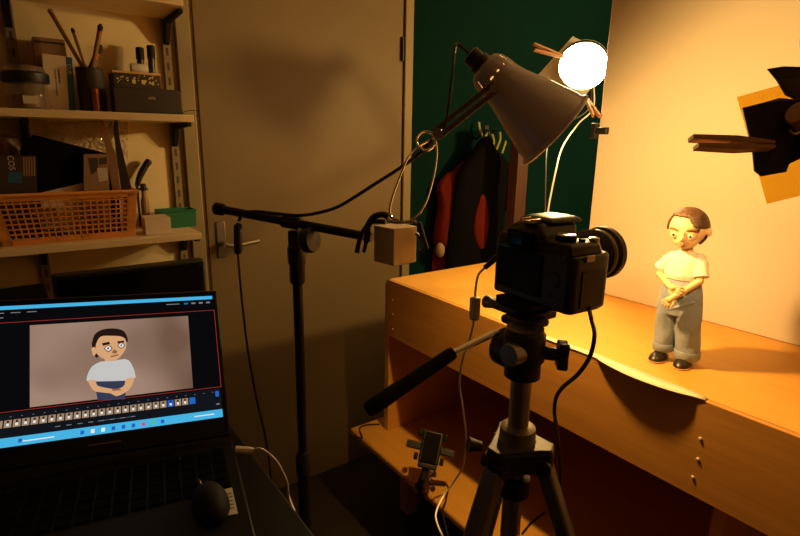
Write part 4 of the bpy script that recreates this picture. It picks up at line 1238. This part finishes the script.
# cables
def cable(name, label, pts, r, m, extra=None):
    pts = bez(pts, 8)
    t = thing(name, label, 'cable', pts[0])
    MB().tube(pts, r, 8).build('cord', M[m], t)
    return t
pj = c(-.068, -.004, .046)
t = cable('usb_cable', 'white cable with a ferrite cylinder hanging from the left of the digital camera', [pj, D(484, 268.5, .712), D(478, 276, .705), D(475.5, 290, .70), D(475, 298, .70), D(474, 320, .70), D(470, 338, .70), D(462, 362, .71), D(459.5, 385, .735), D(463, 410, .78), D(466, 440, .86), D(463, 466, .95), D(455, 480, .98), D(443, 497, .98), D(436, 513, .92), D(438, 526, .88), D(447, 545, .85)], .0016, 'wcable')
MB().tube([pj, pj.lerp(D(484, 268.5, .712), .95)], [.0042, .0036], 10).build('plug', M['blackp'], t)
MB().tube([D(475.2, 296.5, .70), D(475.2, 298, .70), D(474.6, 319, .70), D(474.6, 320.5, .70)], [.0046, .0072, .0072, .0046], 16).build('ferrite', M['wcable'], t)
t = cable('power_cable', 'black cable curving down from the grip side of the digital camera', [c(.0675, .010, .006), D(591.5, 320, .64), D(594.5, 335, .60), D(590, 356, .61), D(578, 374, .63), D(563, 387, .66), D(556, 398, .68), D(554.5, 412, .70), D(556, 425, .73), D(560, 470, .78), D(557, 540, .80)], .0026, 'cable')

TX, TY = D(520, 400, .64).x, D(520, 400, .64).y
tri = thing('tripod', 'grey and black tripod with a pan handle under the digital camera', 'tripod', (TX, TY, 0))
PZ = CB.z - .0004
# plate and head
qx = c(-.018, -.004, 0)
qx.z = PZ
b = MB(); b.box(qx - V((0, 0, .0055)), (.058, .050, .010), RC); b.build('quick_plate', M['rubber'], tri, bevel=.002)
b = MB(); b.box(qx - V((0, 0, .017)) - CR * .006, (.080, .046, .012), RC); b.build('plate_holder', M['blackp'], tri, bevel=.003)
MB().tube([c(-.075, -.018, -.020), c(-.058, -.018, -.019)], [.009, .006], 14).build('plate_lever', M['blackp'], tri)
hz = PZ - .024
kz = D(520, 347, .63).z
MB().tube([V((TX, TY, hz - .030)) - CR * .034, V((TX, TY, hz - .030)) + CR * .010], .024, 24).build('tilt_hub', M['blackp'], tri)
tm = V(((TX + qx.x) / 2, (TY + qx.y) / 2, (kz + .024 + PZ - .02) / 2))
b = MB(); b.box(tm, (.044, .044, max(.012, PZ - .018 - kz - .024)), RC); b.build('tilt_bracket', M['blackp'], tri, bevel=.005)
MB().tube([V((TX, TY, hz - .022)) - CF * .012 + CR * .004, V((TX, TY, hz - .022)) - CF * .031 + CR * .006], [.016, .013], 20).build('tilt_cap', M['steel'], tri)
MB().lathe([(.015, -.036), (.0215, -.034), (.0215, -.016), (.0245, -.012), (.0245, .020), (.021, .025), (.012, .03)], (TX, TY, kz), ZUP, 32).build('pan_base', M['blackp'], tri)
MB().lathe([(.0212, .0255), (.022, .027), (.016, .0285)], (TX, TY, kz), ZUP, 32).build('pan_ring', M['steel'], tri)
kn0 = V((TX, TY, kz - .004)) + RT * .022 - FW * .004
kd_ = (RT * .97 + V((0, 0, -.1)) - FW * .2).normalized()
MB().tube([kn0, kn0 + kd_ * .016], .008, 14).build('knob_shaft', M['blackp'], tri)
b = MB(); ka = kd_.orthogonal().normalized(); kb_ = kd_.cross(ka)
star = []
for k in range(24):
    a = 2 * PI * k / 24; r_ = .0165 + .0045 * math.cos(4 * a)
    star.append(kn0 + kd_ * .016 + r_ * (math.cos(a) * ka + math.sin(a) * kb_))
b.prism(star, kd_ * .012); b.build('pan_knob', M['blackp'], tri, bevel=.002)
# pan handle
h0, h1, h2 = V((TX, TY, hz - .034)) - CR * .030, D(451, 354, .60), D(366, 411, .575)
h0 = D(492, 334, .62)
hd = (h1 - h0).normalized(); hs = hd.cross(FW).normalized()
MB().tube([h0 - hd * .008, h1 + hd * .01], .0042, 12).build('handle_rod', M['chrome'], tri)
gd_ = (h2 - h1).normalized()
gl2 = (h2 - h1).length
MB().tube([h1 - gd_ * .004, h1, h1 + gd_ * .012, h1 + gd_ * gl2 * .5, h2 - gd_ * .02, h2 - gd_ * .004, h2], [.0065, .0078, .0080, .0085, .0095, .009, .006], 16).build('handle_grip', M['rubber'], tri)
# column and shoulder
pz = D(516, 438, .66).z
MB().tube([(TX, TY, kz - .036), (TX, TY, pz - .34)], .0125, 24).build('centre_column', M['steel'], tri)
MB().lathe([(.016, .024), (.0215, .020), (.0225, .004), (.0245, .0)], (TX, TY, pz), ZUP, 28).build('column_collar', M['alu'], tri)
va = math.atan2(fwh.y, fwh.x)
legaz = [va + math.radians(127), va - math.radians(113), va + math.radians(7)]
b = MB()
ptsS = []
for a in legaz:
    for da, r_ in ((-.42, .036), (-.2, .046), (.2, .046), (.42, .036)):
        ptsS.append((a + da, r_))
    
ptsS.sort(key=lambda q_: q_[0] % (2 * PI))
b.prism([V((TX + r_ * math.cos(a), TY + r_ * math.sin(a), pz - .030)) for a, r_ in ptsS], (0, 0, .030))
b.build('shoulder', M['blackp'], tri, bevel=.004)
b = MB(); b.prism([V((TX + r_ * .97 * math.cos(a), TY + r_ * .97 * math.sin(a), pz - .0002)) for a, r_ in ptsS], (0, 0, .0032))
b.build('shoulder_plate', M['plate'], tri, bevel=.002)
MB().tube([V((TX, TY, pz - .012)) - RT * .046 - FW * .01 + V((0, 0, .008)), V((TX, TY, pz - .012)) - RT * .062 - FW * .012 + V((0, 0, .012))], [.006, .009], 12).build('column_knob', M['blackp'], tri)
MB().lathe([(.016, -.075), (.020, -.072), (.020, -.05), (.015, -.046)], (TX, TY, pz), ZUP, 24).build('column_end', M['blackp'], tri)
spread = math.tan(math.radians(20))
for a in legaz:
    top_ = V((TX + .034 * math.cos(a), TY + .034 * math.sin(a), pz - .020))
    foot = V((top_.x + (top_.z - .012) * spread * math.cos(a), top_.y + (top_.z - .012) * spread * math.sin(a), .012))
    dl = (foot - top_).normalized(); tg = V((-math.sin(a), math.cos(a), 0)); og = tg.cross(dl)
    Rl_ = frame(dl, tg, og)
    ln = (foot - top_).length
    lg = MB().box(top_ + dl * .25, (.5, .026, .018), Rl_).build('leg', M['alu'], tri, bevel=.004)
    MB().box(top_ + dl * (.5 + (ln - .5) / 2 - .005), (ln - .51, .019, .013), Rl_).build('lower_tube', M['alu'], lg, bevel=.003)
    MB().box(top_ + dl * .5, (.03, .032, .024), Rl_).build('leg_lock', M['blackp'], lg, bevel=.003)
    MB().ell(foot, (.012, .012, .012)).build('foot', M['rubber'], lg)
    MB().tube([top_ - tg * .017, top_ + tg * .017], .011, 16).build('hinge', M['blackp'], lg)

# ================================================================== PHONE HOLDER ON THE LOW PLATFORM
hp0 = at(423, 489, 'x', XL - .004)
dph = (D(430, 447, 1) - CAM).normalized()
pd = (hp0 - CAM).dot(FW)
t = thing('phone_holder', 'black phone holder clipped to the front edge of the low platform', 'phone holder', hp0)
pc_ = D(431, 447, pd - .03)
pn = (CAM - pc_).normalized(); pn = (pn + V((0, 0, .15))).normalized()
pr = ZUP.cross(pn).normalized(); pu = pn.cross(pr)
tl = math.radians(-10)
pr, pu = pr * math.cos(tl) + pu * math.sin(tl), pu * math.cos(tl) - pr * math.sin(tl)
Rph = frame(pr, pu, pn)
def ph(x, y, z): return pc_ + pr * x + pu * y + pn * z
MB().box(ph(0, 0, -.009), (.060, .094, .010), Rph).build('cradle', M['blackp'], t, bevel=.004)
for sx in (-1, 1):
    MB().box(ph(sx * .050, -.004, -.004), (.044, .022, .012), Rph).build('side_grip', M['blackp'], t, bevel=.003)
    for sy in (-1, 1): MB().box(ph(sx * .038, sy * .034, -.002), (.012, .020, .018), Rph).build('corner_grip', M['rubber'], t, bevel=.003)
MB().box(ph(0, -.054, -.004), (.056, .014, .020), Rph).build('bottom_support', M['blackp'], t, bevel=.003)
MB().tube([ph(-.002, -.055, -.014), ph(-.004, -.085, -.016), hp0 + V((-.014, 0, .012))], [.011, .012, .010], 14).build('stem', M['blackp'], t)
MB().box(hp0 + V((-.012, 0, -.004)), (.014, .034, .046), rotz(0)).build('clip', M['blackp'], t, bevel=.003)
MB().tube([hp0 + V((-.019, .003, 0)), hp0 + V((-.026, .003, 0))], .0075, 16).build('clip_screw', M['brass'], t)
t = thing('mobile_phone', 'switched off phone with a pale rim in the black holder', 'phone', ph(0, -.04, 0))
MB().box(ph(0, 0, .0015), (.050, .084, .006), Rph).build('case', M['alu'], t, bevel=.001)
MB().box(ph(0, 0, .0049), (.047, .081, .0008), Rph).build('display', M['glassdark'], t)
cable('charging_cable', 'black cable looping down from the phone holder', [ph(.022, -.0635, -.002), ph(.026, -.068, .004), ph(.018, -.078, .003), ph(.020, -.10, .003), D(447, 485, pd - .03), D(446, 500, pd - .05), D(443, 515, pd - .10), D(455, 560, pd - .18)], .0026, 'cable')
cable('loose_cord', 'black cord lying along the left corner of the low platform', [V((XL + .10, YE + .03, ZL + .0032)), V((XL + .06, YE + .052, ZL + .0032)), V((XL + .025, YE + .048, ZL + .0032)), at(362, 438, 'z', ZL + .0032), at(354, 436, 'z', ZL + .0032)], .0028, 'cable')
# hook shaped cable end and cord at lower right of the tripod
cable('thin_cord', 'thin black cord on the low platform behind the tripod leg', [at(522, 534, 'z', ZL + .003), at(530, 524, 'z', ZL + .003), at(536, 519, 'z', ZL + .003), at(545, 512, 'z', ZL + .003)], .0028, 'cable')

# ================================================================== COATS AND POST AT THE GREEN WALL
def garment(name, label, cat, rows, y, depth, m, seg=40, fold=.012, sd=0.):
    # rows: (py, left px, right px); a hanging cloth body against the wall plane y
    b = MB(); rings = []
    for i, (py, xl, xr) in enumerate(rows):
        A4, B4 = W(xl, py, y), W(xr, py, y)
        cx_ = (A4.x + B4.x) / 2; hw = (B4.x - A4.x) / 2; z = (A4.z + B4.z) / 2
        ring = []
        for k in range(seg):
            a = 2 * PI * k / seg
            dpt = depth * (.5 + .5 * min(1, i / 3))
            f = 1 + .25 * noise.noise(V((math.cos(a) * 2.5 + sd, math.sin(a) * 2.5, i * .35)))
            ring.append(b.bm.verts.new((cx_ + hw * math.cos(a), y + .006 + (-dpt * f * math.sin(a) if math.sin(a) > 0 else -.004 * math.sin(a) * 0), z + hw * .05 * math.cos(a))))
        rings.append(ring)
    for i in range(len(rings) - 1):
        for k in range(seg): b._face([rings[i][k], rings[i][(k + 1) % seg], rings[i + 1][(k + 1) % seg], rings[i + 1][k]])
    b._face(rings[0][::-1]); b._face(rings[-1])
    return b
yc = YW - .055
t = thing('red_jacket', 'red jacket hanging behind the black coat on the green wall', 'jacket', W(445, 250, yc))
g = garment('', '', '', [(160, 462, 470), (172, 452, 480), (182, 443, 490), (192, 438, 498), (205, 441, 498), (225, 438, 500), (240, 434, 500), (262, 432, 500), (300, 430, 500), (340, 428, 500)], yc + .02, .03, None)
g.build('body', M['red'], t, sub=1)
g = garment('', '', '', [(170, 449, 463), (180, 439, 460), (190, 435.5, 456), (202, 440, 455), (222, 435, 452), (240, 433, 450), (246, 434, 449)], yc + .012, .045, None, sd=4)
g.build('sleeve', M['red'], t, sub=1)
g = MB(); g.ell(W(440, 250, yc - .01), (.022, .02, .035)); g.build('cuff', M['cardb'], t)
t = thing('black_coat', 'long black coat hanging on the green wall over the red jacket', 'coat', W(480, 250, yc - .05))
g = garment('', '', '', [(136, 484, 488), (140, 480, 490), (146, 475, 493), (150, 473, 494), (155, 470, 500), (162, 463, 507), (172, 457, 510), (184, 456, 507), (198, 453, 506), (214, 452, 504), (232, 449, 503), (252, 447, 503), (300, 446, 504), (350, 444, 506)], yc - .035, .05, None, sd=9)
g.build('body', M['coat'], t, sub=1)
MB().tube(bez([W(484, 142, yc - .04), W(484, 131, YW - .05), W(488, 131, YW - .05), W(488, 142, yc - .04)], 5), .003, 8).build('hanging_loop', M['coat'], t)
g = garment('', '', '', [(160, 500, 508), (175, 503, 515), (190, 506, 519), (200, 505, 517), (212, 502, 511)], yc - .03, .045, None, sd=2)
g.build('sleeve', M['coat'], t, sub=1)
ir = garment('', '', '', [(194, 482, 485), (201, 480, 487.5), (210, 477.5, 489), (220, 475, 489.5), (232, 474.5, 489), (243, 477, 487), (250, 480, 484)], yc - .082, .012, None, sd=1)
ir.build('red_lining', M['red'], t, sub=1)
yk = YW - .004
def strap(name, label, pxs, w=.011):
    pts = bez([W(px, py, YW - .03 - .01 * math.sin(i)) for i, (px, py) in enumerate(pxs)], 6)
    b = MB()
    for i in range(len(pts) - 1):
        bar(b, pts[i], pts[i + 1] + (pts[i + 1] - pts[i]) * .15, w, V((0, -1, 0)), .004)
    o = b.build(name, M['yellow'], smooth=False)
    return tag(o, label, 'strap')
strap('yellow_strap', 'yellow green strap looped over the hook above the black coat', [(479, 122), (480, 130), (484, 137), (488, 133), (492, 134), (494, 142), (494, 150)])
strap('yellow_strap', 'yellow green strap end beside the lamp shade, left of the wooden post', [(500, 132), (500, 140), (496, 150)])
strap('yellow_strap', 'shortest yellow green strap end next to the lamp shade edge', [(506, 141), (504, 147), (502, 153)])
cr = thing('coat_hook', 'dark coat hook on the green wall above the black coat', 'hook', W(486, 132, YW))
hk = W(486, 132, YW)
MB().tube([hk + V((0, -.0006, 0)), hk + V((0, -.04, -.004)), hk + V((0, -.05, .012))], .006, 10).build('hook', M['blackm'], cr)
MB().boxr(hk.x - .014, hk.x + .014, YW - .005, YW - .0004, hk.z - .03, hk.z + .03).build('plate', M['blackm'], cr, bevel=.002)
yp = YW - .26
p0, p1 = W(515.5, 200, yp), W(526, 200, yp)
po = MB().boxr(p0.x, p1.x, yp, yp + .05, .0, W(518, 120, yp).z).build('wooden_post', M['post'], bevel=.003)
tag(po, 'red brown wooden post standing in front of the green wall', 'post')

# ================================================================== LIGHT
def light(kind, name, loc, power, col, aim=None, radius=.03, spot=None, blend=.3):
    ld = bpy.data.lights.new(name, kind)
    ld.energy = power; ld.color = col
    ld.shadow_soft_size = radius
    if spot: ld.spot_size = spot; ld.spot_blend = blend
    o = bpy.data.objects.new(name, ld)
    COL.objects.link(o)
    o.location = loc
    if aim is not None:
        d = (V(aim) - V(loc)).normalized()
        o.rotation_euler = d.to_track_quat('-Z', 'Y').to_euler()
    return o
WARM = (1, .57, .16)
light('POINT', 'clamp_lamp_light', LA + lax * (ll - .006), 22, WARM, None, .018)
light('SPOT', 'barn_door_lamp_light', hc_ + hax * .014, 13, (1, .64, .24), hc_ + hax, .04, math.radians(40), .9)
# lamp added out of sight behind the backdrop to light the door and shelves
FLM = V((2.3, .40, 1.72))
fl_ = thing('unseen_lamp', 'lamp added out of sight behind the cream backdrop to light the door', 'lamp', (FLM.x, FLM.y, 0))
MB().lathe([(.13, .0006), (.13, .014), (.02, .022)], (FLM.x, FLM.y, 0), ZUP, 32).build('base', M['blackm'], fl_)
MB().tube([(FLM.x, FLM.y, .02), (FLM.x, FLM.y, FLM.z - .09)], .009, 12).build('pole', M['blackm'], fl_)
MB().lathe([(.012, -.09), (.02, -.088), (.02, -.045), (.015, -.042)], FLM, ZUP, 20).build('socket', M['blackp'], fl_)
light('POINT', 'unseen_lamp_light', FLM, 88, (1, .64, .21), None, .06)
SC.world = bpy.data.worlds.new('world'); SC.world.use_nodes = True
SC.world.node_tree.nodes['Background'].inputs['Color'].default_value = (0, 0, 0, 1)
SC.view_settings.view_transform = 'Standard'
SC.view_settings.look = 'None'
SC.view_settings.exposure = 0.0
SC.view_settings.gamma = 1.0
SC.view_settings.use_curve_mapping = False
SC.cycles.use_denoising = True
SC.cycles.max_bounces = 8
SC.cycles.transparent_max_bounces = 12
SC.cycles.caustics_reflective = False
SC.cycles.caustics_refractive = False
SC.cycles.sample_clamp_indirect = 3.0
